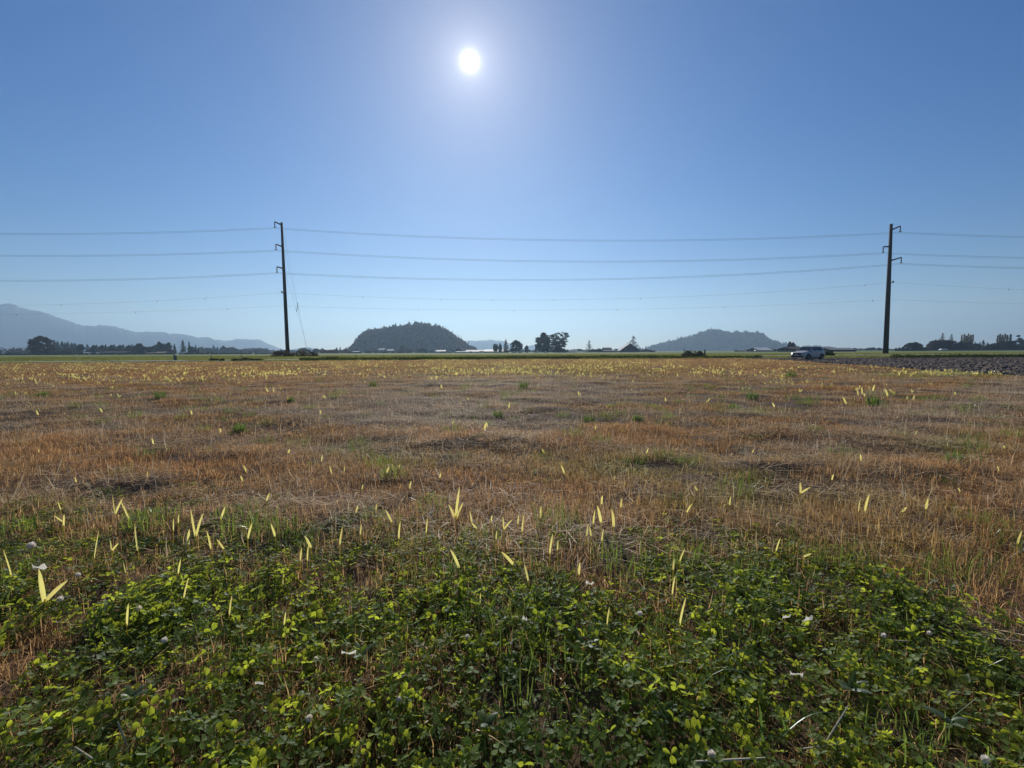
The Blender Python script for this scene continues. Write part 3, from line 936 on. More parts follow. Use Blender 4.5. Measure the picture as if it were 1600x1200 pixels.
treeline('dark_hedge', 1440, 1620, 340, 545.0, 110, 10, 'low dark hedge below the trees at the right', M['fol_dark'], 2.2)
treeline('foothill_wood', 570, 625, 560, 545.0, 60, 13, 'dark low wood around the pale roofs at the hill foot', M['fol_mixed'], 4)
tree('broad_gold', 628.5, 538.6, 560, 'pale yellow tree at the foot of the wooded hill', 'broadleaf_tree', wide=9)
tree('broad_rust', 638.5, 545, 540, 'dark red rounded tree at the foot of the wooded hill', 'broadleaf_tree', wide=11)
tree('broad_dome', 660.5, 543.2, 540, 'dark dome-shaped tree at the foot of the wooded hill', 'broadleaf_tree', wide=13)

# ----------------------------------------------------------------------------- farm buildings
def building(label, px0, px1, yeave, yridge, D, depth, wall, roof, ridge_along='x', name='farm_building', cat='building', ang=0.0, doors=(), windows=(), group=None, over=0.35, open_front=False):
    """doors/windows: (u centre 0..1, width m, z0, z1) on the face towards the camera; ridge_along 'y' shows the gable"""
    cx = at((px0 + px1) / 2, D); zb = float(gz(cx, D))
    w = (px1 - px0) * D / F
    he = max(1.0, zat((px0 + px1) / 2, yeave, D) - zb); hr = max(he + 0.15, zat((px0 + px1) / 2, yridge, D) - zb)
    o = thing(name, label, cat, (cx, D + depth / 2, zb), ang, group=group)
    x0, x1, y0, y1 = -w / 2, w / 2, -depth / 2, depth / 2
    b = MB()
    if ridge_along == 'x':
        vs = [(x0, y0, -0.1), (x1, y0, -0.1), (x1, y1, -0.1), (x0, y1, -0.1), (x0, y0, he), (x1, y0, he), (x1, y1, he), (x0, y1, he), (x0, 0, hr - 0.05), (x1, 0, hr - 0.05)]
        fs = [(2, 3, 7, 6), (1, 2, 6, 9, 5), (3, 0, 4, 8, 7)]
        if not open_front:
            fs.append((0, 1, 5, 4))
        b.add(vs, fs)
        r = MB(); t = 0.14
        for s in (-1, 1):
            ye = s * (depth / 2 + over); ze = he - (hr - he) * over / (depth / 2)
            r.add([(x0 - over, 0, hr), (x1 + over, 0, hr), (x1 + over, ye, ze), (x0 - over, ye, ze),
                   (x0 - over, 0, hr + t), (x1 + over, 0, hr + t), (x1 + over, ye, ze + t), (x0 - over, ye, ze + t)],
                  [(0, 1, 2, 3), (4, 7, 6, 5), (2, 6, 7, 3), (0, 3, 7, 4), (1, 5, 6, 2)])
    else:
        vs = [(x0, y0, -0.1), (x1, y0, -0.1), (x1, y1, -0.1), (x0, y1, -0.1), (x0, y0, he), (x1, y0, he), (x1, y1, he), (x0, y1, he), (0, y0, hr - 0.05), (0, y1, hr - 0.05)]
        b.add(vs, [(0, 1, 5, 8, 4), (1, 2, 6, 5), (2, 3, 7, 9, 6), (3, 0, 4, 7)])
        r = MB(); t = 0.14
        for s in (-1, 1):
            xe = s * (w / 2 + over); ze = he - (hr - he) * over / (w / 2)
            r.add([(0, y0 - over, hr), (0, y1 + over, hr), (xe, y1 + over, ze), (xe, y0 - over, ze),
                   (0, y0 - over, hr + t), (0, y1 + over, hr + t), (xe, y1 + over, ze + t), (xe, y0 - over, ze + t)],
                  [(0, 1, 2, 3), (4, 7, 6, 5), (2, 6, 7, 3), (0, 3, 7, 4), (1, 5, 6, 2)])
    b.build('wall', wall, o); r.build('roof', roof, o)
    for u, dw, z0, z1 in doors:
        q = MB(); xc = x0 + u * w
        q.box(xc - dw / 2, xc + dw / 2, y0 - 0.06, y0 - 0.003, z0, min(z1, he - 0.1 if ridge_along == 'x' else z1))
        q.build('door', M['dark_wall'], o)
    for u, dw, z0, z1 in windows:
        q = MB(); xc = x0 + u * w
        q.box(xc - dw / 2 - 0.1, xc + dw / 2 + 0.1, y0 - 0.05, y0 - 0.003, z0 - 0.1, z1 + 0.1)
        wf = q.build('window', M['white_wall'], o)
        q = MB(); q.box(xc - dw / 2, xc + dw / 2, y0 - 0.075, y0 - 0.052, z0, z1)
        q.build('pane', M['car_glass'], wf)
    return o


building('long dark low barn in front of the flat-topped wood', 151, 196, 551.2, 549.2, 360, 14, M['dark_wall'], M['roof_dark'], doors=[(0.3, 4, 0, 2.4), (0.7, 4, 0, 2.4)])
building('low brown-roofed house below the three tall dark trees', 237, 254, 552, 549.8, 358, 12, M['dark_wall'], M['roof_brown'], name='farm_house', cat='house', windows=[(0.3, 1.2, 0.7, 1.5)])
building('long low grey shed left of the brown-roofed house', 226, 238, 552.3, 551.0, 361, 9, M['dark_wall'], M['roof_brown'], name='farm_shed', cat='shed')
building('tiny white house below the descending conifer row', 126.5, 134, 552.2, 550.6, 356, 8, M['white_wall'], M['roof_pale'], name='farm_house', cat='house', windows=[(0.5, 1.0, 0.6, 1.4)])
building('tiny white shed at the left end of the long dark barn', 146.5, 150.5, 552.4, 551.4, 352, 5, M['white_wall'], M['roof_pale'], name='farm_shed', cat='shed')
building('small pale shed below the slim conifers, left of the fence stakes', 279, 288, 552.2, 551.2, 362, 7, M['white_wall'], M['roof_grey'], name='farm_shed', cat='shed')
# open canopy left of the hill
building('white-roofed open shed at the left foot of the wooded hill', 549.5, 560, 549.8, 548.9, 410, 9, M['dark_wall'], M['roof_pale'], name='open_shed', cat='shed', open_front=True)
building('left one of two pale-roofed houses at the foot of the wooded hill', 591.5, 600, 546.6, 544.6, 520, 9, M['grey_wall'], M['roof_pale'], name='hill_house', cat='house', windows=[(0.5, 1.4, 1.2, 2.4)])
building('right one of two pale-roofed houses at the foot of the wooded hill', 604.5, 614, 547.6, 545.8, 520, 9, M['grey_wall'], M['roof_pale'], name='hill_house', cat='house', windows=[(0.4, 1.4, 1.2, 2.2)])
building('dark barn with a pale roof strip right of the white bus', 681, 695.5, 549.0, 547.2, 400, 10, M['dark_wall'], M['roof_pale'], doors=[(0.5, 4, 0, 2)])
building('small dark gabled barn left end of the pale roofed barn', 671.5, 681, 548.6, 547.2, 402, 10, M['dark_wall'], M['roof_dark'], 'y')
building('dark peaked barn behind the long greenhouses', 711, 722.5, 547.2, 544.4, 402, 14, M['dark_wall'], M['roof_dark'], 'y')
building('long low grey greenhouse nearest the wooded hill', 712, 748, 551.0, 549.1, 388, 8, M['glasshouse'], M['glasshouse'], name='greenhouse', cat='greenhouse', doors=[(0.95, 1.6, 0, 1)])
building('long pale shed roof behind the low grey greenhouse', 728, 757, 548.8, 547.0, 404, 9, M['grey_wall'], M['roof_grey'], name='farm_shed', cat='shed')
building('long white-roofed barn in the middle of the farmyard', 756.5, 787, 549.2, 546.0, 398, 16, M['dark_wall'], M['roof_pale'], doors=[(0.2, 4, 0, 1.5), (0.55, 4, 0, 1.5), (0.85, 3, 0, 1.5)])
building('small bright white-roofed shed under the pointed conifer', 788, 794.5, 547.6, 545.2, 394, 9, M['dark_wall'], M['roof_pale'], name='farm_shed', cat='shed')
building('low grey polytunnel in front of the dense farmyard tree', 800.5, 806.5, 551.6, 550.2, 330, 6, M['glasshouse'], M['glasshouse'], 'y', name='polytunnel', cat='greenhouse')
building('long pale greenhouse right of the airy cottonwood', 887, 902.5, 549.6, 548.2, 402, 9, M['glasshouse'], M['glasshouse'], name='greenhouse', cat='greenhouse')
building('small dark gabled shed left of the hip-roofed house', 932.5, 942, 547.4, 544.7, 382, 10, M['dark_wall'], M['roof_dark'], 'y', name='farm_shed', cat='shed')
building('dark-roofed farmhouse left of the large gabled barn', 944, 956, 546.4, 543.2, 384, 10, M['grey_wall'], M['roof_dark'], name='farm_house', cat='house', windows=[(0.25, 1.4, 0.9, 1.9), (0.75, 1.4, 0.9, 1.9)], doors=[(0.5, 1.1, 0, 2)])
building('low dark lean-to spread in front of the farmhouse', 944, 963, 549.2, 547.6, 374, 6, M['dark_wall'], M['roof_grey'], name='farm_shed', cat='shed')
building('large dark gabled barn with a steep roof below the ragged spruce', 972.5, 1003.5, 547.6, 536.6, 360, 24, M['dark_wall'], M['roof_grey'], 'y', name='gabled_barn', cat='barn', doors=[(0.5, 3.6, 0, 3.0)], ang=R(-8))
building('low dark shed right of the large gabled barn', 1016, 1024, 548.6, 547.4, 362, 6, M['dark_wall'], M['roof_dark'], name='farm_shed', cat='shed')
building('low white-roofed shed at the foot of the far hill', 1154.5, 1163.5, 549.1, 547.9, 395, 8, M['dark_wall'], M['roof_pale'], name='farm_shed', cat='shed')
building('grey-roofed barn with a dark right end left of the twin trees', 1187.5, 1208.5, 547.4, 543.2, 330, 20, M['dark_wall'], M['roof_pale'], doors=[(0.85, 5, 0, 2.3)])
building('dark leafy lean-to at the right end of the grey-roofed barn', 1208.5, 1213.5, 546.2, 544.8, 332, 8, M['dark_wall'], M['roof_dark'], name='farm_shed', cat='shed')
building('dark-roofed shed just left of the car roof', 1239.5, 1262, 545.8, 542.0, 262, 16, M['dark_wall'], M['roof_dark'], name='farm_shed', cat='shed')
building('long grey metal barn behind the right of the car', 1283, 1322, 547.2, 541.3, 275, 30, M['grey_wall'], M['roof_grey'], name='metal_barn', cat='barn', doors=[(0.9, 4, 0, 1.8), (0.72, 3, 0, 1.8)])
building('dark open-sided wing at the right end of the grey metal barn', 1300, 1338, 547.4, 543.8, 262, 12, M['dark_wall'], M['roof_grey'], name='open_wing', cat='barn', open_front=True)


def parked(label, px0, px1, ytop, D, name='parked_van', cat='van', mat=None, h=None):
    """far white vehicles: body, cab glass and wheels"""
    cx = at((px0 + px1) / 2, D); zb = float(gz(cx, D)); w = (px1 - px0) * D / F
    h = h or max(1.4, zat((px0 + px1) / 2, ytop, D) - zb)
    o = thing(name, label, cat, (cx, D, zb))
    b = MB()
    prof = [(-w / 2, 0.35), (w / 2, 0.35), (w / 2, h * 0.92), (w / 2 - 0.15, h), (-w / 2 + w * 0.2, h), (-w / 2 + w * 0.1, h * 0.62), (-w / 2, h * 0.55)]
    n = len(prof)
    b.add([(x, -0.95, z) for x, z in prof] + [(x, 0.95, z) for x, z in prof],
          [tuple(range(n)), tuple(range(2 * n - 1, n - 1, -1))] + [(i, i + n, (i + 1) % n + n, (i + 1) % n) for i in range(n)])
    b.build('body', mat or M['white_wall'], o)
    g = MB(); g.box(-w / 2 + w * 0.16, -w / 2 + w * 0.34, -0.97, 0.97, h * 0.62, h * 0.9); g.build('window', M['car_glass'], o)
    for sx in (-0.3, 0.3):
        for sy in (-0.85, 0.85):
            q = MB(); q.lathe([(0.38, -0.12), (0.38, 0.12)], 12, axis='Y'); q.build('wheel', M['tyre'], o, loc=(sx * w, sy, 0.38))
    return o


parked('white bus parked in front of the dark pale-roofed barn', 672.5, 686, 549.7, 372, 'parked_bus', 'bus')
parked('white vehicle in front of the dense farmyard tree', 811.5, 815.5, 550.0, 325)
parked('white van left of the tall egg-shaped tree', 838.5, 844, 548.8, 345)
parked('tiny white van in front of the tall egg-shaped tree', 850.8, 853.8, 548.9, 330)
parked('white vehicle left of the grey-roofed barn', 1178.5, 1187, 546.9, 318)
parked('long pale trailer below the purple-brown tree', 1467.5, 1478, 544.9, 318, 'parked_trailer', 'trailer')
parked('tiny white vehicle at the end of the low grey greenhouse', 734, 736.6, 550.2, 340)

# ----------------------------------------------------------------------------- power line
YP = 101.0
POLES = []


def power_pole(label, pxb, pxt, ytop, arms, D, bracket, r=1.0):
    """arms: (py on the pole, px of tip, py of tip)"""
    xb = at(pxb, D); zb = float(gz(xb, D))
    zt = zat(pxt, ytop, D); xt = at(pxt, D, ytop)
    o = thing('power_pole', label, 'power pole', (xb, D, zb))
    L = lambda px, py: Vector((at(px, D, py) - xb, 0, zat(px, py, D) - zb))
    b = MB()
    b.tube([(0, 0, -0.5), ((xt - xb) * 0.5, 0, (zt - zb) * 0.5), (xt - xb, 0, zt - zb)], [0.52 * r, 0.43 * r, 0.29 * r], 12)
    b.build('shaft', M['pole'], o, smooth=True)
    ends = []
    for (pyp, pxe, pye) in arms:
        t = (zat(pxt, pyp, D) - zb) / (zt - zb)
        root = Vector(((xt - xb) * t, 0, (zt - zb) * t))
        tip = L(pxe, pye); tip.y = -0.4
        b = MB(); b.tube([root, root.lerp(tip, 0.5), tip], [0.19, 0.15, 0.13], 8)
        a = b.build('crossarm', M['steel'], o)
        b = MB(); prof = [(0.05, 0.0), (0.05, -0.15)]
        for q in range(5):
            prof += [(0.16, -0.2 - q * 0.16), (0.06, -0.27 - q * 0.16)]
        prof += [(0.06, -1.05), (0.22, -1.1), (0.22, -1.28), (0.05, -1.3)]
        b.lathe(prof, 8, tip)
        b.build('insulator', M['insul'], a)
        ends.append(Vector((xb, D, zb)) + tip + Vector((0, 0, -1.28)))
    br = L(*bracket); br.y = -0.3
    t = br.z / (zt - zb)
    root = Vector(((xt - xb) * t, 0, br.z - 0.25))
    b = MB(); b.tube([root, root.lerp(br, 0.7), br + Vector((0, 0, 0.15))], 0.09, 6); b.tube([br + Vector((0, 0, -0.1)), br + Vector((0, 0, 0.35))], 0.14, 6)
    b.build('bracket', M['steel'], o)
    return o, ends, Vector((xb, D, zb)) + br, (xb, zb, xt, zt)


pl, endL, brL, gL = power_pole('left slim power pole with three arms pointing left, rising from a bush', 449.5, 440, 347.5, [(351.5, 430.5, 347.2), (385.5, 432.5, 382.2), (419.8, 434, 417.2)], YP, (441.5, 457.5), 0.80)
pr, endR, brR, gR = power_pole('right thicker power pole with arms on alternating sides, beyond the car', 1384, 1392.5, 350, [(359.5, 1404.5, 354), (385.2, 1378, 386.2), (407.6, 1406, 402.8)], YP, (1393.8, 441.5))


def cable_pts(a, b, sag, n=24):
    out = []
    for i in range(n + 1):
        t = i / n
        p = a.lerp(b, t)
        out.append(p - Vector((0, 0, sag * 4 * t * (1 - t))))
    return out


SPAN = endR[0].x - endL[0].x


def cable(label, a, b, sag, strands, rad, markers=(), left_drop=0.0, right_drop=0.0):
    """one conductor over both poles and on to the next ones out of the frame"""
    o = thing('power_cable', label, 'power cable', (a.x, a.y, a.z), group='cables between the power poles')
    la = a + Vector((-SPAN, 0, left_drop)); rb = b + Vector((SPAN, 0, right_drop))
    pts = cable_pts(la, a, sag) + cable_pts(a, b, sag)[1:] + cable_pts(b, rb, sag)[1:]
    for dy, dz in strands:
        m = MB(); m.tube([p - a + Vector((0, dy, dz)) for p in pts], rad, 5)
        m.build('strand', M['wire'], o)
    for px in markers:
        x = at(px, YP, 470)
        z = np.interp(x, [p.x for p in pts], [p.z for p in pts])
        yv = np.interp(x, [p.x for p in pts], [p.y for p in pts])
        m = MB(); m.lathe([(0.02, 0.06), (0.04, 0.02), (0.055, -0.18), (0.04, -0.26), (0.02, -0.30)], 8, (x - a.x, yv - a.y, z - a.z))
        m.build('bird_marker', M['insul'], o)
    return o


two = [(0, 0.0), (0.0, -0.24)]
cable('topmost twin-strand cable running between the two poles', endL[0], endR[0], 2.2, two, 0.019, left_drop=2.8, right_drop=1.4)
cable('middle twin-strand cable of the upper three', endL[1], endR[1], 2.1, two, 0.019, left_drop=2.8, right_drop=1.4)
cable('lowest twin-strand cable of the upper three', endL[2], endR[2], 2.4, two, 0.019, left_drop=2.2, right_drop=2.4)
cable('thin upper bird-marked wire below the heavy cables', brL, brR, 2.6, [(0, 0)], 0.011, markers=(97, 247, 322, 567, 690, 770, 865, 1000, 1349, 1572))
zl = zat(445, 478.5, YP); zr = zat(1386, 468.5, YP)
cable('thin lowest bird-marked wire of the whole line', Vector((at(445, YP, 478), YP - 0.6, zl)), Vector((at(1386, YP, 469), YP - 0.6, zr)), 1.55, [(0, 0)], 0.010, markers=(28, 214, 357, 655, 803, 964, 1130, 1360))
# stay wires of the left pole
xa = at(484, YP + 6); za = float(gz(xa, YP + 6))
for i, (py, pxo, py2) in enumerate([(353, 467, 478), (384, 465, 474.5), (421, 461.5, 480)]):
    t = (zat(440, py, YP) - gL[1]) / (gL[3] - gL[1])
    p0 = Vector((gL[0] + (gL[2] - gL[0]) * t, YP + 0.3, zat(440, py, YP)))
    p1 = Vector((xa - 0.25 * (2 - i), YP + 6, za))
    o = thing('guy_wire', ['outermost stay wire of the left pole, from its top arm', 'middle stay wire of the left pole, from its second arm', 'innermost stay wire of the left pole, from its lowest arm'][i], 'stay wire', p1, group='stay wires of the left pole')
    m = MB(); m.tube([Vector((0, 0, 0)), p0 - p1], 0.011, 5); m.build('strand', M['wire'], o)
    q = (p0 - p1) * [0.42, 0.46, 0.55][i]
    d = (p0 - p1).normalized()
    m = MB(); m.tube([q - d * 0.45, q - d * 0.2, q + d * 0.2, q + d * 0.45], [0.02, 0.08, 0.08, 0.02], 8); m.build('insulator', M['insul'], o)

# ----------------------------------------------------------------------------- bushes, weeds and posts at the field edge
def bush_mesh(seed, mat, w, d, h, n, leaf, stems=True):
    rng = np.random.default_rng(seed)
    cl = []
    for _ in range(n):
        a = rng.uniform(0, 6.28); q = rng.uniform(0, 1) ** 0.5
        x, y = math.cos(a) * w * q, math.sin(a) * d * q
        cl.append((x, y, h * (1 - q * q * 0.7) * rng.uniform(0.15, 0.95), rng.uniform(0.12, 0.3) * h))
    return crown_mesh('foliage', cl, mat, rng, 44, leaf)


def bush(label, px0, px1, ytop, D, mat, seed, name='bush', n=60, leaf=0.09, group=None):
    cx = at((px0 + px1) / 2, D); zb = float(gz(cx, D)); w = (px1 - px0) / 2 * D / F
    h = zat((px0 + px1) / 2, ytop, D) - zb
    o = thing(name, label, 'bush', (cx, D, zb), group=group)
    obj('foliage', bush_mesh(seed, mat, w * 0.93, min(w, 1.6), h, n, leaf), o)
    rng = random.Random(seed)
    b = MB()
    for _ in range(14):
        x = rng.uniform(-w, w) * 0.8
        b.tube([(x * 0.8, 0, 0), (x, rng.uniform(-0.3, 0.3), h * rng.uniform(0.5, 1.02))], [0.03, 0.01], 4)
    b.build('stem', M['bark'], o)
    return o


bush('grey-brown bush round the foot of the left power pole', 424, 456, 544.5, 99, M['brush'], 3, n=80)
bush('yellowish leafy bush just right of the left power pole foot', 452, 500, 546.5, 98.5, M['brush'], 4, n=90)
bush('rounded olive bush between two short posts at the far field edge', 1066, 1102, 546, 74, M['brush'], 5, n=80)
bush('small dark bush behind the rear of the car', 1288, 1303, 547.5, 80, M['ditch'], 6, n=40)
for i, (a, b_, t, D) in enumerate([(327, 342, 559.2, 67), (343, 350, 560.4, 66), (360, 374, 560, 65.5), (374, 396, 558.6, 66.5), (396, 412, 559.8, 66.5)]):
    bush(['leftmost low dark weed heap at the field edge by the first stake', 'tiny dark weed heap between the first two larger heaps', 'low dark weed heap left of the second stake', 'longest low dark weed heap at the second stake', 'faint low weed heap right of the second stake'][i], a, b_, t, D, M['ditch'], 20 + i, 'weed_heap', n=34, leaf=0.07)


def ditch():
    """rank weeds along the ditch at the far end of the field"""
    rng = np.random.default_rng(77)
    cl = []
    for px in np.arange(488, 1190, 0.75):
        for r_ in range(3):
            q = px + rng.uniform(-0.7, 0.7)
            D = 67.2 + rng.uniform(0, 5.5)
            x = at(q, D); D = D + 0.13 * min(x, 0)
            hh = (0.14 + 0.50 * float(fbm(x / 1.8, D / 1.5, 5))) * (0.75 if q > 1060 else 1.0) * rng.uniform(0.5, 1.1)
            if 486 < q < 540: hh *= 1.25
            for z in (0.25, 0.75):
                cl.append((x + rng.normal() * 0.1, D, float(gz(x, D)) + hh * z, 0.11 + 0.08 * rng.random()))
    me = crown_mesh('ditch_weeds', cl, M['ditch'], rng, 7, 0.075)
    tag(obj('ditch_weeds', me), 'dark rank weeds along the ditch at the far field edge', 'weeds', kind='stuff')
    cl = []
    for px in np.arange(1395, 1680, 0.9):
        for r_ in range(2):
            D = 62.6 + rng.uniform(0, 3.5); x = at(px, D)
            hh = (0.25 + 0.35 * float(fbm(x / 2.2, D / 1.5, 8))) * rng.uniform(0.5, 1.1)
            for z in (0.3, 0.8):
                cl.append((x + rng.normal() * 0.1, D, float(gz(x, D)) + hh * z, 0.12 + 0.1 * rng.random()))
    me = crown_mesh('bank_weeds', cl, M['ditch'], rng, 8, 0.085)
    tag(obj('bank_weeds', me), 'dark grassy bank along the far side of the ploughed ground', 'weeds', kind='stuff')


ditch()


def post(label, px, ytop, D, r, name='fence_stake', cat='stake', mat=None, group=None, lean=0.0):
    x = at(px, D); zb = float(gz(x, D)); h = zat(px, ytop, D) - zb
    b = MB(); b.tube([(0, 0, -0.3), (lean * h * 0.5, 0, h * 0.5), (lean * h, 0, h)], [r, r * 0.95, r * 0.85], 6)
    return tag(b.build(name, mat or M['wood_post'], loc=(x, D, zb)), label, cat, group)


post('left of two thin stakes on the grass strip at the left', 329.5, 546.5, 78, 0.045)
post('right of two thin stakes, leaning slightly, by the weed heaps', 377, 548, 76, 0.045, lean=-0.05)
post('short post at the left side of the rounded olive bush', 1069, 544.6, 73, 0.06, 'fence_post', 'post')
post('thick dark post at the right side of the rounded olive bush', 1101.3, 546.4, 73, 0.12, 'fence_post', 'post')
for px, yt, lb in [(556.5, 553.4, 'thin stake in the grass below the white-roofed open shed'), (598.5, 553.6, 'thin stake below the pale-roofed hill houses'), (659.5, 553, 'thin stake below the dome-shaped tree at the hill foot'), (779.5, 554.6, 'thin stake below the long white-roofed farm barn'), (1352.4, 551.4, 'thin stake left of the right power pole'), (1396.4, 551.6, 'thin stake right of the right power pole'), (1485.5, 552, 'thin stake beyond the ploughed ground')]:
    post(lb, px, yt, 80, 0.04)
xc = at(273, 69); zc = float(gz(xc, 69))
o = thing('utility_cabinet', 'upright dark green utility cabinet on the grass strip', 'cabinet', (xc, 69, zc))
hc = zat(273, 554.6, 69) - zc
b = MB(); b.box(-0.17, 0.17, -0.13, 0.13, -0.1, hc - 0.06); b.build('body', M['cabinet'], o)
b = MB(); b.add([(-0.2, -0.16, hc - 0.06), (0.2, -0.16, hc - 0.06), (0.2, 0.16, hc - 0.06), (-0.2, 0.16, hc - 0.06), (-0.16, -0.1, hc), (0.16, -0.1, hc), (0.16, 0.1, hc), (-0.16, 0.1, hc)], [(0, 3, 2, 1), (4, 5, 6, 7), (0, 1, 5, 4), (1, 2, 6, 5), (2, 3, 7, 6), (3, 0, 4, 7)]); b.build('cap', M['cabinet'], o)
b = MB(); b.box(-0.13, 0.13, -0.142, -0.132, 0.12, hc - 0.12); b.build('door', M['grey_wall'], o)

# ----------------------------------------------------------------------------- the parked car
def suv():
    D = 57.5
    cx = at(1262.5, D); zb = float(gz(cx, D)) + 0.03
    phi = R(27)
    o = thing('parked_car', 'white five-door sport utility car parked at the end of the field track', 'car', (cx, D, zb), math.pi + phi)
    # own axes: +x forwards, y sideways, z up
    L2, W = 2.34, 0.93
    st = [  # x, half width, bottom, side top, centre top
        (2.36, 0.62, 0.42, 0.74, 0.80), (2.28, 0.80, 0.30, 0.86, 0.93), (2.05, 0.89, 0.24, 0.95, 1.02), (1.55, W, 0.24, 1.00, 1.09), (1.02, W, 0.24, 1.05, 1.15),
        (0.60, W, 0.24, 1.06, 1.12), (-0.4, W, 0.24, 1.09, 1.14), (-1.4, W, 0.24, 1.12, 1.17), (-2.0, 0.91, 0.28, 1.14, 1.19), (-2.26, 0.84, 0.36, 1.12, 1.17), (-2.34, 0.74, 0.45, 1.06, 1.10)]
    vs, fs = [], []
    for x, w, zb_, zs, zc_ in st:
        ring = [(0, zb_), (w * 0.86, zb_), (w * 0.98, zb_ + 0.12), (w, (zb_ + zs) * 0.5), (w * 0.985, zs - 0.1), (w * 0.93, zs), (w * 0.6, zs * 0.35 + zc_ * 0.65), (0, zc_)]
        full = [(x, y, z) for y, z in ring] + [(x, -y, z) for y, z in ring[-2:0:-1]]
        vs += full
    n = 14
    for i in range(len(st) - 1):
        for k in range(n):
            k2 = (k + 1) % n
            fs.append((i * n + k, i * n + k2, (i + 1) * n + k2, (i + 1) * n + k))
    fs.append(tuple(range(n))); fs.append(tuple((len(st) - 1) * n + k for k in range(n - 1, -1, -1)))
    b = MB(); b.add(vs, fs)
    body = b.build('body', M['car_white'], o, smooth=True)
    # cabin shell
    G = [(1.05, 0.80, 1.10), (0.28, 0.66, 1.66), (-0.6, 0.66, 1.71), (-1.75, 0.63, 1.66), (-2.22, 0.72, 1.12)]
    base = [(1.05, 0.80, 1.08), (0.30, 0.85, 1.08), (-0.6, 0.86, 1.10), (-1.75, 0.84, 1.12), (-2.22, 0.74, 1.10)]
    b = MB()
    v = []
    for (x, w, z), (bx, bw, bz) in zip(G, base):
        v += [(bx, bw, bz), (x, w, z), (x, w * 0.6, z + 0.035), (x, -w * 0.6, z + 0.035), (x, -w, z), (bx, -bw, bz)]
    f = []
    for i in range(4):
        for k in range(5):
            f.append((i * 6 + k, i * 6 + k + 1, (i + 1) * 6 + k + 1, (i + 1) * 6 + k))
    b.add(v, f)
    cabin = b.build('cabin', M['car_white'], o)

    def quad(name, pts, mat, off, parent=o):
        p = [Vector(q) for q in pts]
        nrm = (p[1] - p[0]).cross(p[2] - p[0]).normalized()
        c = sum(p, Vector()) / len(p)
        if nrm.dot(c - Vector((c.x * 0.6, 0, 0.9))) < 0:
            nrm = -nrm
        a = [q + nrm * off for q in p]
        bb = [q - nrm * 0.01 for q in p]
        k = len(p)
        m = MB(); m.add(a + bb, [tuple(range(k)), tuple(range(2 * k - 1, k - 1, -1))] + [(i, (i + 1) % k, (i + 1) % k + k, i + k) for i in range(k)])
        return m.build(name, mat, parent)

    def lerp3(a, b_, t):
        return tuple(a[i] + (b_[i] - a[i]) * t for i in range(3))

    quad('windscreen', [(0.98, 0.72, 1.16), (0.33, 0.60, 1.645), (0.33, -0.60, 1.645), (0.98, -0.72, 1.16)], M['car_glass'], 0.03)
    quad('rear_window', [(-2.16, 0.62, 1.22), (-1.80, 0.54, 1.62), (-1.80, -0.54, 1.62), (-2.16, -0.62, 1.22)], M['car_glass'], 0.03)
    for s in (1, -1):
        def sp(x, t):
            w0 = np.interp(-x, [-1.05, -0.3, 0.6, 1.75, 2.22], [0.80, 0.85, 0.86, 0.84, 0.74])
            w1 = np.interp(-x, [-0.28, 0.6, 1.75], [0.66, 0.66, 0.63])
            z0 = 1.10; z1 = np.interp(-x, [-0.28, 0.6, 1.75], [1.66, 1.71, 1.66])
            return (x, s * (w0 + (w1 - w0) * t), z0 + (z1 - z0) * t)
        quad('side_window', [(0.80, s * 0.815, 1.15), sp(-0.30, 0.12), sp(-0.30, 0.88), sp(0.20, 0.86)], M['car_glass'], 0.02)
        quad('side_window', [sp(-0.38, 0.12), sp(-1.22, 0.14), sp(-1.22, 0.88), sp(-0.38, 0.88)], M['car_glass'], 0.02)
        quad('side_window', [sp(-1.30, 0.16), sp(-1.92, 0.30), sp(-1.72, 0.84), sp(-1.30, 0.88)], M['car_glass'], 0.02)
        m = MB(); m.box(0.62, 0.84, s * 0.93 - 0.10, s * 0.93 + 0.10, 1.10, 1.27); m.build('mirror', M['car_white'], o)
        m = MB(); m.tube([(0.1, s * 0.60, 1.70), (-0.1, s * 0.60, 1.78), (-1.5, s * 0.57, 1.78), (-1.7, s * 0.57, 1.69)], 0.03, 6); m.build('roof_rail', M['car_black'], o)
        for dx, dl in ((0.15, 1.0), (-0.95, 0.95)):
            m = MB(); m.box(dx - dl * 0.5 + 0.02, dx + dl * 0.5 - 0.02, s * 0.925, s * 0.94, 0.34, 1.02)
            dr = m.build('door', M['car_white'], o)
            m = MB(); m.box(dx - dl * 0.38, dx - dl * 0.18, s * 0.945, s * 0.975, 0.90, 0.95); m.build('handle', M['chrome'], dr)
        m = MB(); m.box(-0.95, 1.0, s * 0.90, s * 0.955, 0.22, 0.33); m.build('sill', M['car_black'], o)
        for wx in (1.43, -1.38):
            m = MB()
            pr_ = []
            for k in range(13):
                a = math.pi * k / 12
                pr_.append((wx + math.cos(a) * 0.45, math.sin(a) * 0.45 + 0.36))
            for k in range(12):
                (xa_, za_), (xb_, zb_) = pr_[k], pr_[k + 1]
                ia = (wx + (xa_ - wx) * 0.82, 0.36 + (za_ - 0.36) * 0.82); ib = (wx + (xb_ - wx) * 0.82, 0.36 + (zb_ - 0.36) * 0.82)
                y0_, y1_ = s * 0.86, s * 0.965
                m.add([(xa_, y1_, za_), (xb_, y1_, zb_), (ib[0], y1_, ib[1]), (ia[0], y1_, ia[1]), (xa_, y0_, za_), (xb_, y0_, zb_), (ib[0], y0_, ib[1]), (ia[0], y0_, ia[1])],
                      [(0, 1, 2, 3), (4, 7, 6, 5), (0, 4, 5, 1), (2, 6, 7, 3)])
            m.build('wheel_arch', M['car_black'], o)
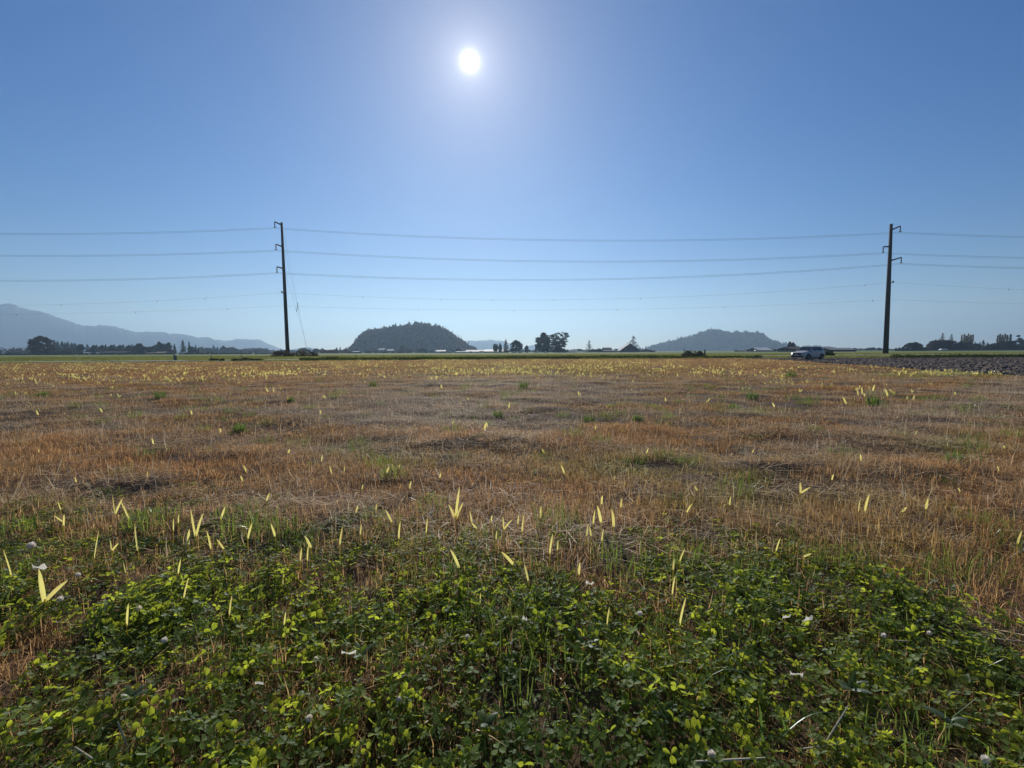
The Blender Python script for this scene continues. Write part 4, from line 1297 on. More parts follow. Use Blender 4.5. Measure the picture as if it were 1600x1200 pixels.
            wh = thing('wheel', None, None, (wx, s * 0.83, 0.36)); wh.parent = o
            m = MB(); m.lathe([(0.22, -0.12), (0.34, -0.12), (0.36, -0.08), (0.36, 0.08), (0.34, 0.12), (0.22, 0.12)], 20, axis='Y'); m.build('tyre', M['tyre'], wh, smooth=False)
            m = MB(); m.lathe([(0.05, s * 0.125), (0.23, s * 0.122), (0.24, s * 0.05)], 14, axis='Y')
            for k in range(5):
                a = k * 2 * math.pi / 5
                m.tube([(math.cos(a) * 0.05, s * 0.13, math.sin(a) * 0.05), (math.cos(a) * 0.22, s * 0.13, math.sin(a) * 0.22)], 0.025, 5)
            m.build('rim', M['rim'], wh)
        m = MB()
        m.add([(2.30, s * 0.50, 0.92), (2.12, s * 0.90, 0.97), (2.00, s * 0.915, 0.86), (2.34, s * 0.52, 0.80), (2.26, s * 0.5, 0.93), (2.05, s * 0.86, 0.98), (1.95, s * 0.88, 0.86), (2.28, s * 0.52, 0.80)],
              [(0, 1, 2, 3), (4, 7, 6, 5), (0, 4, 5, 1), (1, 5, 6, 2), (2, 6, 7, 3), (3, 7, 4, 0)])
        m.build('headlight', M['lamp'], o)
        m = MB(); m.box(-2.36, -2.2, s * 0.78 - 0.09, s * 0.78 + 0.07, 0.86, 1.10); m.build('tail_light', M['red_lens'], o)
        m = MB(); m.box(2.20, 2.34, s * 0.68 - 0.12, s * 0.68 + 0.10, 0.42, 0.54); m.build('fog_light', M['lamp'], o)
    m = MB(); m.box(2.28, 2.385, -0.50, 0.50, 0.70, 0.90); gr = m.build('grille', M['car_black'], o)
    m = MB(); m.box(2.387, 2.40, -0.30, 0.30, 0.785, 0.80); m.build('bar', M['chrome'], gr)
    m = MB(); m.box(2.24, 2.40, -0.72, 0.72, 0.33, 0.52); m.build('lower_intake', M['car_black'], o)
    m = MB(); m.box(2.20, 2.42, -0.60, 0.60, 0.22, 0.31); m.build('bumper_guard', M['chrome'], o)
    m = MB(); m.box(2.402, 2.415, -0.26, 0.26, 0.55, 0.66); m.build('number_plate', M['white_wall'], o)
    m = MB(); m.box(-2.42, -2.22, -0.74, 0.74, 0.32, 0.50); m.build('rear_bumper', M['car_black'], o)
    return o


suv()

# ----------------------------------------------------------------------------- ground cover
def blade_set(rng, n, R0, h0, h1, w0, w1, lean=0.35, bend=0.3, lie=0.0, square=True):
    """n thin tapering blades: (verts, tri faces, rnd)"""
    if square:
        bx = rng.uniform(-R0, R0, n); by = rng.uniform(-R0, R0, n)
    else:
        a = rng.uniform(0, 6.28, n); q = R0 * np.sqrt(rng.uniform(0, 1, n)); bx, by = np.cos(a) * q, np.sin(a) * q
    h = rng.uniform(h0, h1, n); w = rng.uniform(w0, w1, n) * 0.5
    az = rng.uniform(0, 6.28, n); ln = np.abs(rng.normal(0, lean, n))
    dx, dy = np.cos(az) * np.sin(ln), np.sin(az) * np.sin(ln); dz = np.cos(ln)
    z0 = np.zeros(n)
    if lie > 0:
        k = rng.random(n) < lie
        dz = np.where(k, rng.uniform(-0.02, 0.22, n), dz); s = np.sqrt(np.maximum(0, 1 - dz ** 2))
        dx = np.where(k, np.cos(az) * s, dx); dy = np.where(k, np.sin(az) * s, dy)
        z0 = np.where(k, rng.uniform(0.005, 0.05, n), 0)
    pa = rng.uniform(0, 6.28, n); px_, py_ = np.cos(pa), np.sin(pa)
    bz = rng.normal(0, bend, n)
    P0 = np.stack([bx, by, z0], -1)
    Dv = np.stack([dx, dy, dz], -1)
    side = np.stack([px_, py_, 0 * px_], -1) * w[:, None]
    mid = P0 + Dv * (h * 0.55)[:, None]
    tip = P0 + Dv * h[:, None] + np.stack([np.cos(az) * bz * h * 0.4, np.sin(az) * bz * h * 0.4, -np.abs(bz) * h * 0.25], -1)
    tip[:, 2] = np.maximum(tip[:, 2], 0.004)
    v = np.stack([P0 - side, P0 + side, mid + side * 0.85, mid - side * 0.85, tip], 1).reshape(-1, 3)
    i = np.arange(n)[:, None] * 5
    f = np.concatenate([i + [[0, 1, 2]], i + [[0, 2, 3]], i + [[3, 2, 4]]])
    r = np.repeat(rng.uniform(0, 1, n) ** 1.2, 5)
    return v, f, r


LEAFLET = np.array([(0, 0, 0), (0.30, 0.30, 0.10), (0.44, 0.64, 0.13), (0.26, 0.97, 0.09), (0, 0.90, 0.0), (-0.26, 0.97, 0.09), (-0.44, 0.64, 0.13), (-0.30, 0.30, 0.10), (0, 0.5, 0.0)])
LEAFLET_F = [(0, 1, 8), (1, 2, 8), (2, 3, 8), (3, 4, 8), (4, 5, 8), (5, 6, 8), (6, 7, 8), (7, 0, 8)]


def rot_to(nrm, spin):
    z = nrm / np.linalg.norm(nrm)
    a = np.array([1.0, 0, 0]) if abs(z[0]) < 0.8 else np.array([0, 1.0, 0])
    x = np.cross(a, z); x /= np.linalg.norm(x)
    y = np.cross(z, x)
    c, s = math.cos(spin), math.sin(spin)
    return np.stack([x * c + y * s, -x * s + y * c, z], 1)


def clover_clump(seed, n, R0, hmax, size):
    """a clump of three-leaved clover: leaves in slot 0, stalks in slot 1"""
    rng = np.random.default_rng(seed)
    V, Fc, Rr, Mi = [], [], [], []
    b = 0
    for _ in range(n):
        a = rng.uniform(0, 6.28); q = R0 * math.sqrt(rng.uniform(0, 1))
        h = hmax * rng.uniform(0.30, 1.0) * (1 - 0.25 * (q / R0) ** 2)
        base = np.array([math.cos(a) * q * 0.7, math.sin(a) * q * 0.7, 0])
        top = np.array([math.cos(a) * q + rng.normal() * 0.015, math.sin(a) * q + rng.normal() * 0.015, h])
        nrm = np.array([rng.normal() * 0.50, rng.normal() * 0.58 + 0.30, 1.0])
        Rm = rot_to(nrm, rng.uniform(0, 6.28))
        s = size * rng.uniform(0.42, 1.2)
        rv = rng.uniform(0, 1)
        fold = rng.uniform(0.3, 2.2)
        droop = rng.normal(0, 0.25)
        for k in range(3):
            an = k * 2.094 + rng.normal() * 0.15
            L = LEAFLET.copy()
            L[:, 2] *= fold
            L[:, 2] += droop * L[:, 1] * 0.7 + rng.normal() * 0.12 * L[:, 1]
            L[:, 1] += 0.06
            c, sn = math.cos(an), math.sin(an)
            Lr = np.stack([L[:, 0] * c - L[:, 1] * sn, L[:, 0] * sn + L[:, 1] * c, L[:, 2]], -1) * s
            V.append(Lr @ Rm.T + top); Fc += [tuple(i + b for i in t) for t in LEAFLET_F]
            Rr.append(np.full(9, np.clip(rv + rng.normal() * 0.08, 0, 1))); Mi += [0] * 8; b += 9
        sd = np.array([math.cos(a + 1.3), math.sin(a + 1.3), 0]) * 0.0011
        mid = (base + top) / 2 + np.array([rng.normal() * 0.01, rng.normal() * 0.01, 0.01])
        V.append(np.stack([base - sd, base + sd, mid + sd, mid - sd, top + sd * 0.7, top - sd * 0.7]))
        Fc += [tuple(i + b for i in t) for t in ((0, 1, 2), (0, 2, 3), (3, 2, 4), (3, 4, 5))]
        Rr.append(np.full(6, rng.uniform(0, 1))); Mi += [1] * 4; b += 6
    return mesh_np('clover_clump', np.concatenate(V), np.array(Fc), [M['clover'], M['stem_green']], rnd=np.concatenate(Rr), mi=Mi)


def protos(name, meshes):
    return [bpy.data.objects.new(name + '_source', me) for me in meshes]


def scatter(name, label, cat, P, rotz, scale, idx, tint, sources, tilt=None):
    """one stuff object: instances of the clumps on its points"""
    n = len(P)
    me = bpy.data.meshes.new(name)
    me.vertices.add(n); me.vertices.foreach_set('co', np.asarray(P, np.float32).ravel())
    a = me.attributes.new('turn', 'FLOAT_VECTOR', 'POINT')
    rot = np.zeros((n, 3), np.float32); rot[:, 2] = rotz
    if tilt is not None:
        rot[:, 0] = tilt[0]; rot[:, 1] = tilt[1]
    a.data.foreach_set('vector', rot.ravel())
    a = me.attributes.new('size', 'FLOAT_VECTOR', 'POINT'); a.data.foreach_set('vector', np.asarray(scale, np.float32).ravel())
    a = me.attributes.new('which', 'INT', 'POINT'); a.data.foreach_set('value', np.asarray(idx, np.int32))
    a = me.attributes.new('tint', 'FLOAT_VECTOR', 'POINT'); a.data.foreach_set('vector', np.asarray(tint, np.float32).ravel())
    me.update()
    o = link(bpy.data.objects.new(name, me))
    for s in sources[0].data.materials:
        me.materials.append(s)
    ng = bpy.data.node_groups.new(name + '_spread', 'GeometryNodeTree')
    ng.interface.new_socket('Geometry', in_out='INPUT', socket_type='NodeSocketGeometry')
    ng.interface.new_socket('Geometry', in_out='OUTPUT', socket_type='NodeSocketGeometry')
    nd, lk = ng.nodes, ng.links
    gi = nd.new('NodeGroupInput'); go = nd.new('NodeGroupOutput')
    ip = nd.new('GeometryNodeInstanceOnPoints')
    m2p = nd.new('GeometryNodeMeshToPoints')
    lk.new(gi.outputs[0], m2p.inputs['Mesh'])
    lk.new(m2p.outputs[0], ip.inputs['Points'])
    g2i = nd.new('GeometryNodeGeometryToInstance')
    for s in sources:
        oi = nd.new('GeometryNodeObjectInfo'); oi.inputs['Object'].default_value = s
        lk.new(oi.outputs['Geometry'], g2i.inputs[0])
    lk.new(g2i.outputs[0], ip.inputs['Instance'])
    ip.inputs['Pick Instance'].default_value = True

    def na(nm, ty):
        q = nd.new('GeometryNodeInputNamedAttribute'); q.data_type = ty; q.inputs['Name'].default_value = nm
        return q.outputs['Attribute']
    lk.new(na('which', 'INT'), ip.inputs['Instance Index'])
    e2r = nd.new('FunctionNodeEulerToRotation')
    lk.new(na('turn', 'FLOAT_VECTOR'), e2r.inputs[0]); lk.new(e2r.outputs[0], ip.inputs['Rotation'])
    lk.new(na('size', 'FLOAT_VECTOR'), ip.inputs['Scale'])
    lk.new(ip.outputs[0], go.inputs[0])
    md = o.modifiers.new('spread', 'NODES'); md.node_group = ng
    return tag(o, label, cat, kind='stuff')


def blobs(px, py, L):
    s = np.zeros_like(px)
    for cx, cy_, rx, ry, w in L:
        s = np.maximum(s, w * np.exp(-(((px - cx) / rx) ** 2 + ((py - cy_) / ry) ** 2)))
    return s


GREY = [(640, 640, 170, 32, 1), (780, 660, 120, 25, 0.8), (900, 612, 120, 16, 0.9), (830, 598, 160, 14, 0.8), (1500, 640, 90, 22, 1), (1580, 612, 60, 14, 1), (1410, 662, 90, 20, 1), (1300, 695, 110, 22, 1), (1200, 728, 90, 16, 0.9), (1090, 748, 80, 12, 0.7),
        (430, 790, 150, 14, 0.9), (120, 802, 140, 9, 0.9), (330, 690, 150, 20, 0.6), (120, 660, 130, 25, 0.4), (1560, 650, 70, 20, 0.7), (560, 700, 110, 18, 0.7)]
GREEN = [(1010, 738, 190, 26, 0.8), (640, 722, 120, 18, 0.6), (1480, 700, 70, 16, 0.7), (1160, 640, 60, 9, 0.5), (1180, 790, 260, 24, 0.7), (840, 580, 200, 10, 0.5), (900, 655, 60, 8, 0.5), (1500, 584, 120, 6, 0.9), (80, 800, 120, 18, 0.5), (1420, 850, 180, 60, 0.4)]
RUST = [(180, 720, 220, 40, 1), (960, 690, 150, 22, 0.9), (1500, 820, 160, 140, 0.9), (700, 690, 90, 18, 0.8), (1350, 610, 200, 18, 0.7), (250, 605, 250, 22, 0.8), (760, 760, 160, 25, 0.7), (1050, 660, 110, 14, 0.8), (1500, 730, 120, 25, 0.8), (330, 755, 140, 20, 0.8), (560, 615, 80, 14, 0.7), (1560, 690, 70, 18, 0.9)]


def clover_cover(px, py, x, y):
    """how much clover stands where, 0..1"""
    front = np.interp(px, [-300, 0, 150, 420, 700, 820, 1000, 1150, 1300, 1400, 1500, 1600, 1900], [806, 806, 806, 806, 815, 850, 845, 840, 870, 940, 985, 1015, 1040])
    c = sstep(-48, 45, py - front + 26 * (fbm(x * 1.5, y * 1.5, 40) - 0.5) * 2)
    bare = blobs(px, py, [(880, 890, 120, 36, 0.7), (1010, 935, 100, 28, 0.5), (130, 930, 100, 26, 0.45), (60, 1000, 70, 26, 0.3), (1330, 1120, 60, 24, 0.3)])
    patch = sstep(0.22, 0.50, fbm(x / 0.45, y / 0.40, 51))
    return np.clip(c * (1 - bare) * (0.40 + 0.60 * patch), 0, 1)


def field_points(y0, y1, step, umax=1.42, jitter=0.5, seed=0):
    """jittered points over the strip y0..y1, wider than the view"""
    rng = np.random.default_rng(seed)
    xs, ys = [], []
    y = y0
    while y < y1:
        w = umax * (y + 0.9)
        n = max(2, int(2 * w / step))
        x = np.linspace(-w, w, n)
        xs.append(x + rng.uniform(-jitter, jitter, n) * step); ys.append(y + rng.uniform(-jitter, jitter, n) * step)
        y += step
    return np.concatenate(xs), np.concatenate(ys), rng


def field_mask(x, y, margin=0.0):
    bare = np.zeros(len(x))
    for hx, hy, hr in HOLLOWS:
        bare = np.maximum(bare, np.exp(-(((x - hx) / (1.6 * hr)) ** 2 + ((y - hy) / (0.8 * hr)) ** 2)))
    return (bare < 2) & (y < edge_y(x) + margin) & ((x < soil_x(y) + 0.4) | (y < 6)) & ~((x > 34) & (y > 54.5))


def swath(x, y):
    """0 in the laid-down troughs, 1 on the standing strips of the curving mown swaths"""
    r = np.hypot(x - 1.0, y - 46) + 0.7 * (fbm(x / 3.0, y / 3.0, 33) - 0.5) + 0.4 * (vnoise(x / 0.7, y / 0.7, 34) - 0.5)
    return 0.5 + 0.5 * np.sin(2 * np.pi * r / 2.7)


def stubble_tint(x, y, rng):
    z = gz(x, y); px, py = project(x, y, z)
    n = len(x)
    n1 = fbm(x / 2.6, y / 2.2, 61); n2 = fbm(x / 0.8, y / 0.7, 66)
    rust = np.clip(blobs(px, py, RUST) * 0.9 + (n1 - 0.5) * 1.1, 0, 1)
    grey = np.clip(blobs(px, py, GREY) * 1.0 + (n2 - 0.5) * 0.5, 0, 1)
    green = np.clip(blobs(px, py, GREEN) * 0.9 + (n2 - 0.55) * 0.6, 0, 1) * 0.8
    base = np.array([0.98, 0.88, 0.68])
    c = np.repeat(base[None], n, 0)
    c = c + rust[:, None] * (np.array([1.02, 0.80, 0.55]) - c)
    c = c + grey[:, None] * (np.array([1.0, 0.93, 0.86]) - c)
    c = c + green[:, None] * (np.array([0.66, 0.98, 0.40]) - c)
    c = c * rng.uniform(0.82, 1.16, n)[:, None]
    return c, grey, green, px, py


def build_cover():
    rng0 = np.random.default_rng(900)
    # --- stubble: near, middle and far clumps
    near = protos('stubble_clump', [mesh_np('stubble_clump', *blade_set(np.random.default_rng(100 + k), 210, 0.17, 0.025, 0.125, 0.0020, 0.0044, lean=0.62, bend=0.6, lie=0.42)[:2], M['stubble'], rnd=blade_set(np.random.default_rng(100 + k), 210, 0.17, 0.025, 0.125, 0.0020, 0.0044, lean=0.62, bend=0.6, lie=0.42)[2]) for k in range(7)])
    mid = protos('stubble_clump', [mesh_np('stubble_clump', *blade_set(np.random.default_rng(120 + k), 460, 0.34, 0.02, 0.085, 0.004, 0.010, lean=0.80, bend=0.7, lie=0.52)[:2], M['stubble'], rnd=blade_set(np.random.default_rng(120 + k), 460, 0.34, 0.02, 0.085, 0.004, 0.010, lean=0.80, bend=0.7, lie=0.52)[2]) for k in range(7)])
    far = protos('stubble_clump', [mesh_np('stubble_clump', *blade_set(np.random.default_rng(140 + k), 860, 0.85, 0.03, 0.10, 0.012, 0.026, lean=0.8, bend=0.6, lie=0.45)[:2], M['stubble'], rnd=blade_set(np.random.default_rng(140 + k), 860, 0.85, 0.03, 0.10, 0.012, 0.026, lean=0.8, bend=0.6, lie=0.45)[2]) for k in range(6)])
    straw = protos('straw_clump', [mesh_np('straw_clump', *blade_set(np.random.default_rng(160 + k), 120, 0.26, 0.07, 0.26, 0.003, 0.0065, lean=0.9, bend=0.3, lie=0.92)[:2], M['straw'], rnd=blade_set(np.random.default_rng(160 + k), 120, 0.26, 0.07, 0.26, 0.003, 0.0065, lean=0.9, bend=0.3, lie=0.92)[2]) for k in range(6)])
    grass = protos('grass_clump', [mesh_np('grass_clump', *blade_set(np.random.default_rng(180 + k), 90, 0.14, 0.05, 0.17, 0.0022, 0.0045, lean=0.5, bend=0.7, square=False)[:2], M['grass'], rnd=blade_set(np.random.default_rng(180 + k), 90, 0.14, 0.05, 0.17, 0.0022, 0.0045, lean=0.5, bend=0.7, square=False)[2]) for k in range(6)])

    def put(name, label, x, y, rng, src, s0, s1, tint, hz=None, cat='stubble', grow=1.0):
        n = len(x)
        sc = rng.uniform(s0, s1, n) * grow
        S = np.stack([sc, sc, sc * (hz if hz is not None else rng.uniform(0.75, 1.25, n))], -1)
        P = np.stack([x, y, gz(x, y) - 0.004], -1)
        scatter(name, label, cat, P, rng.uniform(0, 6.28, n), S, rng.integers(0, len(src), n), tint, src)

    # near stubble
    x, y, rng = field_points(1.15, 7.2, 0.195, seed=1)
    t, g, gr, px, py = stubble_tint(x, y, rng)
    cov = clover_cover(px, py, x, y)
    k = field_mask(x, y) & (rng.random(len(x)) < 1 - 0.55 * cov)
    dens = sstep(0.22, 0.40, fbm(x / 0.7, y / 0.5, 70))
    k &= rng.random(len(x)) < (0.25 + 0.75 * dens)
    hz = (0.75 + 0.75 * fbm(x / 0.9, y / 0.8, 71)) * (1 - 0.5 * g) * np.where(py > 790, 1.15, 0.9)
    k &= rng.random(len(x)) < 1 - 0.55 * g
    put('stubble', 'brown cut stubble standing in the near part of the field', x[k], y[k], rng, near, 0.85, 1.15, t[k], hz[k])
    # middle
    x, y, rng = field_points(6.9, 22, 0.42, seed=2)
    t, g, gr, px, py = stubble_tint(x, y, rng)
    k = field_mask(x, y)
    dens = sstep(0.24, 0.42, fbm(x / 1.1, y / 0.8, 72))
    k &= rng.random(len(x)) < (0.22 + 0.78 * dens)
    sw = swath(x, y)
    hz = (0.7 + 0.7 * fbm(x / 1.5, y / 1.2, 73)) * (1 - 0.5 * g) * (0.55 + 0.65 * sw)
    k &= rng.random(len(x)) < 0.55 + 0.6 * sw
    k &= rng.random(len(x)) < 1 - 0.6 * g
    put('stubble', 'brown cut stubble in the middle of the field', x[k], y[k], rng, mid, 0.85, 1.2, t[k], hz[k])
    # far
    x, y, rng = field_points(21, 68, 1.2, seed=3)
    t, g, gr, px, py = stubble_tint(x, y, rng)
    k = field_mask(x, y, -0.6)
    put('stubble', 'brown stubble thinning out towards the far edge of the field', x[k], y[k], rng, far, 0.9, 1.2, t[k])
    # flattened straw
    x, y, rng = field_points(1.8, 24, 0.32, seed=4)
    t, g, gr, px, py = stubble_tint(x, y, rng)
    cov = clover_cover(px, py, x, y)
    k = field_mask(x, y) & (rng.random(len(x)) < np.clip(0.14 + 1.0 * g + 0.60 * (1 - swath(x, y)), 0, 1) * (1 - 0.72 * cov)) & (rng.random(len(x)) < np.where(y < 7, 1.0, 0.9))
    put('flattened_straw', 'pale grey straw lying flat in swathes across the field', x[k], y[k], rng, straw, 0.85, 1.35, (t * 0.5 + 0.5)[k] * np.array([1.0, 0.97, 0.98]), cat='straw')
    # green grass among the stubble
    x, y, rng = field_points(1.3, 26, 0.30, seed=5)
    t, g, gr, px, py = stubble_tint(x, y, rng)
    cov = clover_cover(px, py, x, y)
    k = field_mask(x, y) & (rng.random(len(x)) < np.clip(gr * 0.55 + 0.05 + 0.30 * sstep(780, 860, py) + 0.06 * cov, 0, 1)) & (rng.random(len(x)) < np.clip(9 / y, 0.25, 1))
    tg = np.repeat(np.array([[1.0, 1.0, 1.0]]), len(x), 0) * rng.uniform(0.7, 1.25, len(x))[:, None]
    put('field_grass', 'thin green grass growing among the stubble', x[k], y[k], rng, grass, 0.8, 1.4, tg[k], cat='grass')
    # pasture tussocks beyond the ditch
    past = protos('pasture_clump', [mesh_np('pasture_clump', *blade_set(np.random.default_rng(200 + q), 520, 1.6, 0.06, 0.20, 0.02, 0.05, lean=0.5, bend=0.5)[:2], M['grass'], rnd=blade_set(np.random.default_rng(200 + q), 520, 1.6, 0.06, 0.20, 0.02, 0.05, lean=0.5, bend=0.5)[2]) for q in range(5)])
    x, y, rng = field_points(55, 122, 2.5, seed=6)
    off = y - (71.5 + 0.148 * x)
    k = (y > edge_y(x) + 0.8) & ~((off > -1.6) & (off < 7.0)) & ~((x > 26) & (y < 64))
    n1 = fbm(x / 9, y / 14, 80)
    tp = np.stack([0.90 + 0.55 * n1, 0.72 + 0.30 * n1, 0.95 + 0.4 * n1], -1) * rng.uniform(0.8, 1.15, len(x))[:, None]
    put('pasture_grass', 'bright backlit grass of the pasture strip beyond the ditch', x[k], y[k], rng, past, 0.9, 1.25, tp[k], cat='grass')
    # --- clover
    clump = protos('clover_clump', [clover_clump(300 + q, 34, 0.130, 0.130, 0.0215) for q in range(8)])
    x, y, rng = field_points(1.0, 4.6, 0.118, umax=1.5, seed=7)
    z = gz(x, y); px, py = project(x, y, z)
    cov = clover_cover(px, py, x, y)
    k = rng.random(len(x)) < cov ** 0.9 * 0.97
    n1 = fbm(x / 0.8, y / 0.7, 90)
    tc = np.stack([0.85 + 0.45 * n1, 0.9 + 0.25 * n1, 0.9 + 0.1 * n1], -1) * rng.uniform(0.75, 1.2, len(x))[:, None]
    put('clover', 'dense green clover carpeting the foreground', x[k], y[k], rng, clump, 0.75, 1.25, tc[k], hz=((0.60 + 0.8 * fbm(x / 0.5, y / 0.5, 92)) * (0.58 + 0.42 * sstep(800, 960, py)))[k], cat='clover', grow=(0.66 + 0.34 * sstep(800, 990, py))[k])
    # sparse clover and small herbs further out in the stubble
    x, y, rng = field_points(2.9, 12, 0.36, seed=8)
    z = gz(x, y); px, py = project(x, y, z)
    k = field_mask(x, y) & (rng.random(len(x)) < 0.05 + 0.35 * blobs(px, py, GREEN) + 0.45 * sstep(770, 820, py))
    put('scattered_clover', 'scattered small clover plants in the stubble behind the foreground', x[k], y[k], rng, clump, 0.5, 0.85, np.repeat([[1.0, 1.0, 1.0]], k.sum(), 0), hz=np.full(k.sum(), 0.6), cat='clover')


build_cover()


# clods of the ploughed ground
def clods():
    rng = np.random.default_rng(404)
    bx = np.array([(-1, -1, -0.3), (1, -1, -0.3), (1, 1, -0.3), (-1, 1, -0.3), (-0.7, -0.7, 0.6), (0.7, -0.6, 0.7), (0.6, 0.7, 0.55), (-0.6, 0.6, 0.75), (0, 0, 0.95)])
    fc = np.array([(0, 1, 5), (0, 5, 4), (1, 2, 6), (1, 6, 5), (2, 3, 7), (2, 7, 6), (3, 0, 4), (3, 4, 7), (4, 5, 8), (5, 6, 8), (6, 7, 8), (7, 4, 8)])
    n = 38000
    y = 7 + (62 - 7) * rng.random(n) ** 0.85
    x = soil_x(y) + (rng.random(n) ** 1.3) * (1.45 * y + 10 - soil_x(y)).clip(4, 80)
    s = rng.lognormal(-2.75, 0.5, n).clip(0.025, 0.13)
    v = bx[None] + rng.normal(0, 0.22, (n, 9, 3))
    a = rng.uniform(0, 6.28, n); c, sn = np.cos(a)[:, None], np.sin(a)[:, None]
    X = (v[..., 0] * c - v[..., 1] * sn) * s[:, None] * 1.25; Y = (v[..., 0] * sn + v[..., 1] * c) * s[:, None]; Z = v[..., 2] * s[:, None] * 1.0
    V = np.stack([X + x[:, None], Y + y[:, None], Z + gz(x, y)[:, None] + 0.02], -1).reshape(-1, 3)
    Fx = (np.arange(n)[:, None, None] * 9 + fc[None]).reshape(-1, 3)
    tag(obj('soil_clods', mesh_np('soil_clods', V, Fx, M['clod'])), 'grey broken clods lying on the ploughed ground at the right', 'clods', kind='stuff')


clods()

# ----------------------------------------------------------------------------- yellow seedlings
def blade_leaf(rng, h, w, lean, bend, az, fold=0.35, z0=0.0, seg=5, broad=False):
    """one broad pointed leaf, folded along its midrib, rising from (0,0,z0)"""
    v, f = [], []
    p = Vector((0, 0, z0)); ang = lean
    d = Vector((math.cos(az), math.sin(az), 0)); sd = Vector((-math.sin(az), math.cos(az), 0))
    sd0 = sd
    for i in range(seg + 1):
        t = i / seg; sd = sd0
        ww = w * 0.5 * (max(0.0, math.sin(math.pi * (0.16 + 0.84 * t) ** 0.9)) ** 0.5 if t < 1 else 0.12) + 0.0004
        nrm = (d * math.cos(ang) - Vector((0, 0, 1)) * math.sin(ang))
        if broad:                      # leans within the plane of its own broad side
            sd, nrm = nrm, Vector((-math.sin(az), math.cos(az), 0))
        v += [p - sd * ww + nrm * ww * fold, p, p + sd * ww + nrm * ww * fold]
        p = p + (d * math.sin(ang) + Vector((0, 0, 1)) * math.cos(ang)) * (h / seg)
        ang += bend / seg
    for i in range(seg):
        b = i * 3
        f += [(b, b + 1, b + 4, b + 3), (b + 1, b + 2, b + 5, b + 4)]
    return v, f


YL_GROUP = 'yellow seedlings in the field'
NSEED = [0]
KEEP = []


def seedling(px, yt, yb, w=None, kind='one', lean=0.0, label=None, az=None, zlow=0.06):
    """yt, yb: top and visible foot of the leaves in the photograph"""
    p = ground_pt(px, yb, zlow)
    d = ray(px, yb); 
    depth = p.y * math.cos(PITCH) + (CAM_H - p.z) * math.sin(PITCH)
    hh = (yb - yt) * depth / F * 1.12
    ww = (w * 0.60 * depth / F) if w else hh * random.uniform(0.16, 0.26)
    rng = random.Random(int(px * 7 + yb * 13))
    o = thing('yellow_seedling', label, 'seedling', p, group=YL_GROUP)
    m = MB(); m.tube([(0, 0, -0.01), (0, 0, zlow * 0.6), (0, 0, zlow + hh * 0.08)], [0.0035, 0.003, 0.002], 5)
    rv = lambda me: me
    st = obj('stem', mesh_np('stem', m.v, m.f, M['yellow'], rnd=[0.2] * len(m.v)), o)
    L = []
    if kind == 'one':
        L = [(hh, ww, lean, 0.15)]
    elif kind == 'pair':
        L = [(hh, ww, lean * 0.2 - 0.05, 0.05), (hh * 0.95, ww * 0.85, lean + 0.55, 0.25)]
    elif kind == 'tri':
        L = [(hh, ww * 0.8, 0.03, 0.1), (hh * 0.52, ww * 0.7, -0.32, 0.2), (hh * 0.60, ww * 0.7, 0.28, 0.2)]
    for i, (h_, w_, le, be) in enumerate(L):
        v, f = blade_leaf(rng, h_, w_, abs(le) + rng.uniform(0, 0.08), be, (0 if le >= 0 else math.pi) + rng.uniform(-0.35, 0.35), z0=zlow, fold=rng.uniform(0.1, 0.45), broad=True)
        obj('leaf', mesh_np('leaf', np.array(v), f, M['yellow'], rnd=np.clip(rng.uniform(0.25, 0.95) - 0.5 * (np.arange(len(v)) // 3 / 5.0) ** 3 + np.random.default_rng(len(v) + NSEED[0]).normal(0, 0.10, len(v)), 0, 1), smooth=True), o)
    # most blades turn their broad side to the low sun
    o.rotation_euler.z = rng.uniform(-0.5, 0.5)
    NSEED[0] += 1
    return o


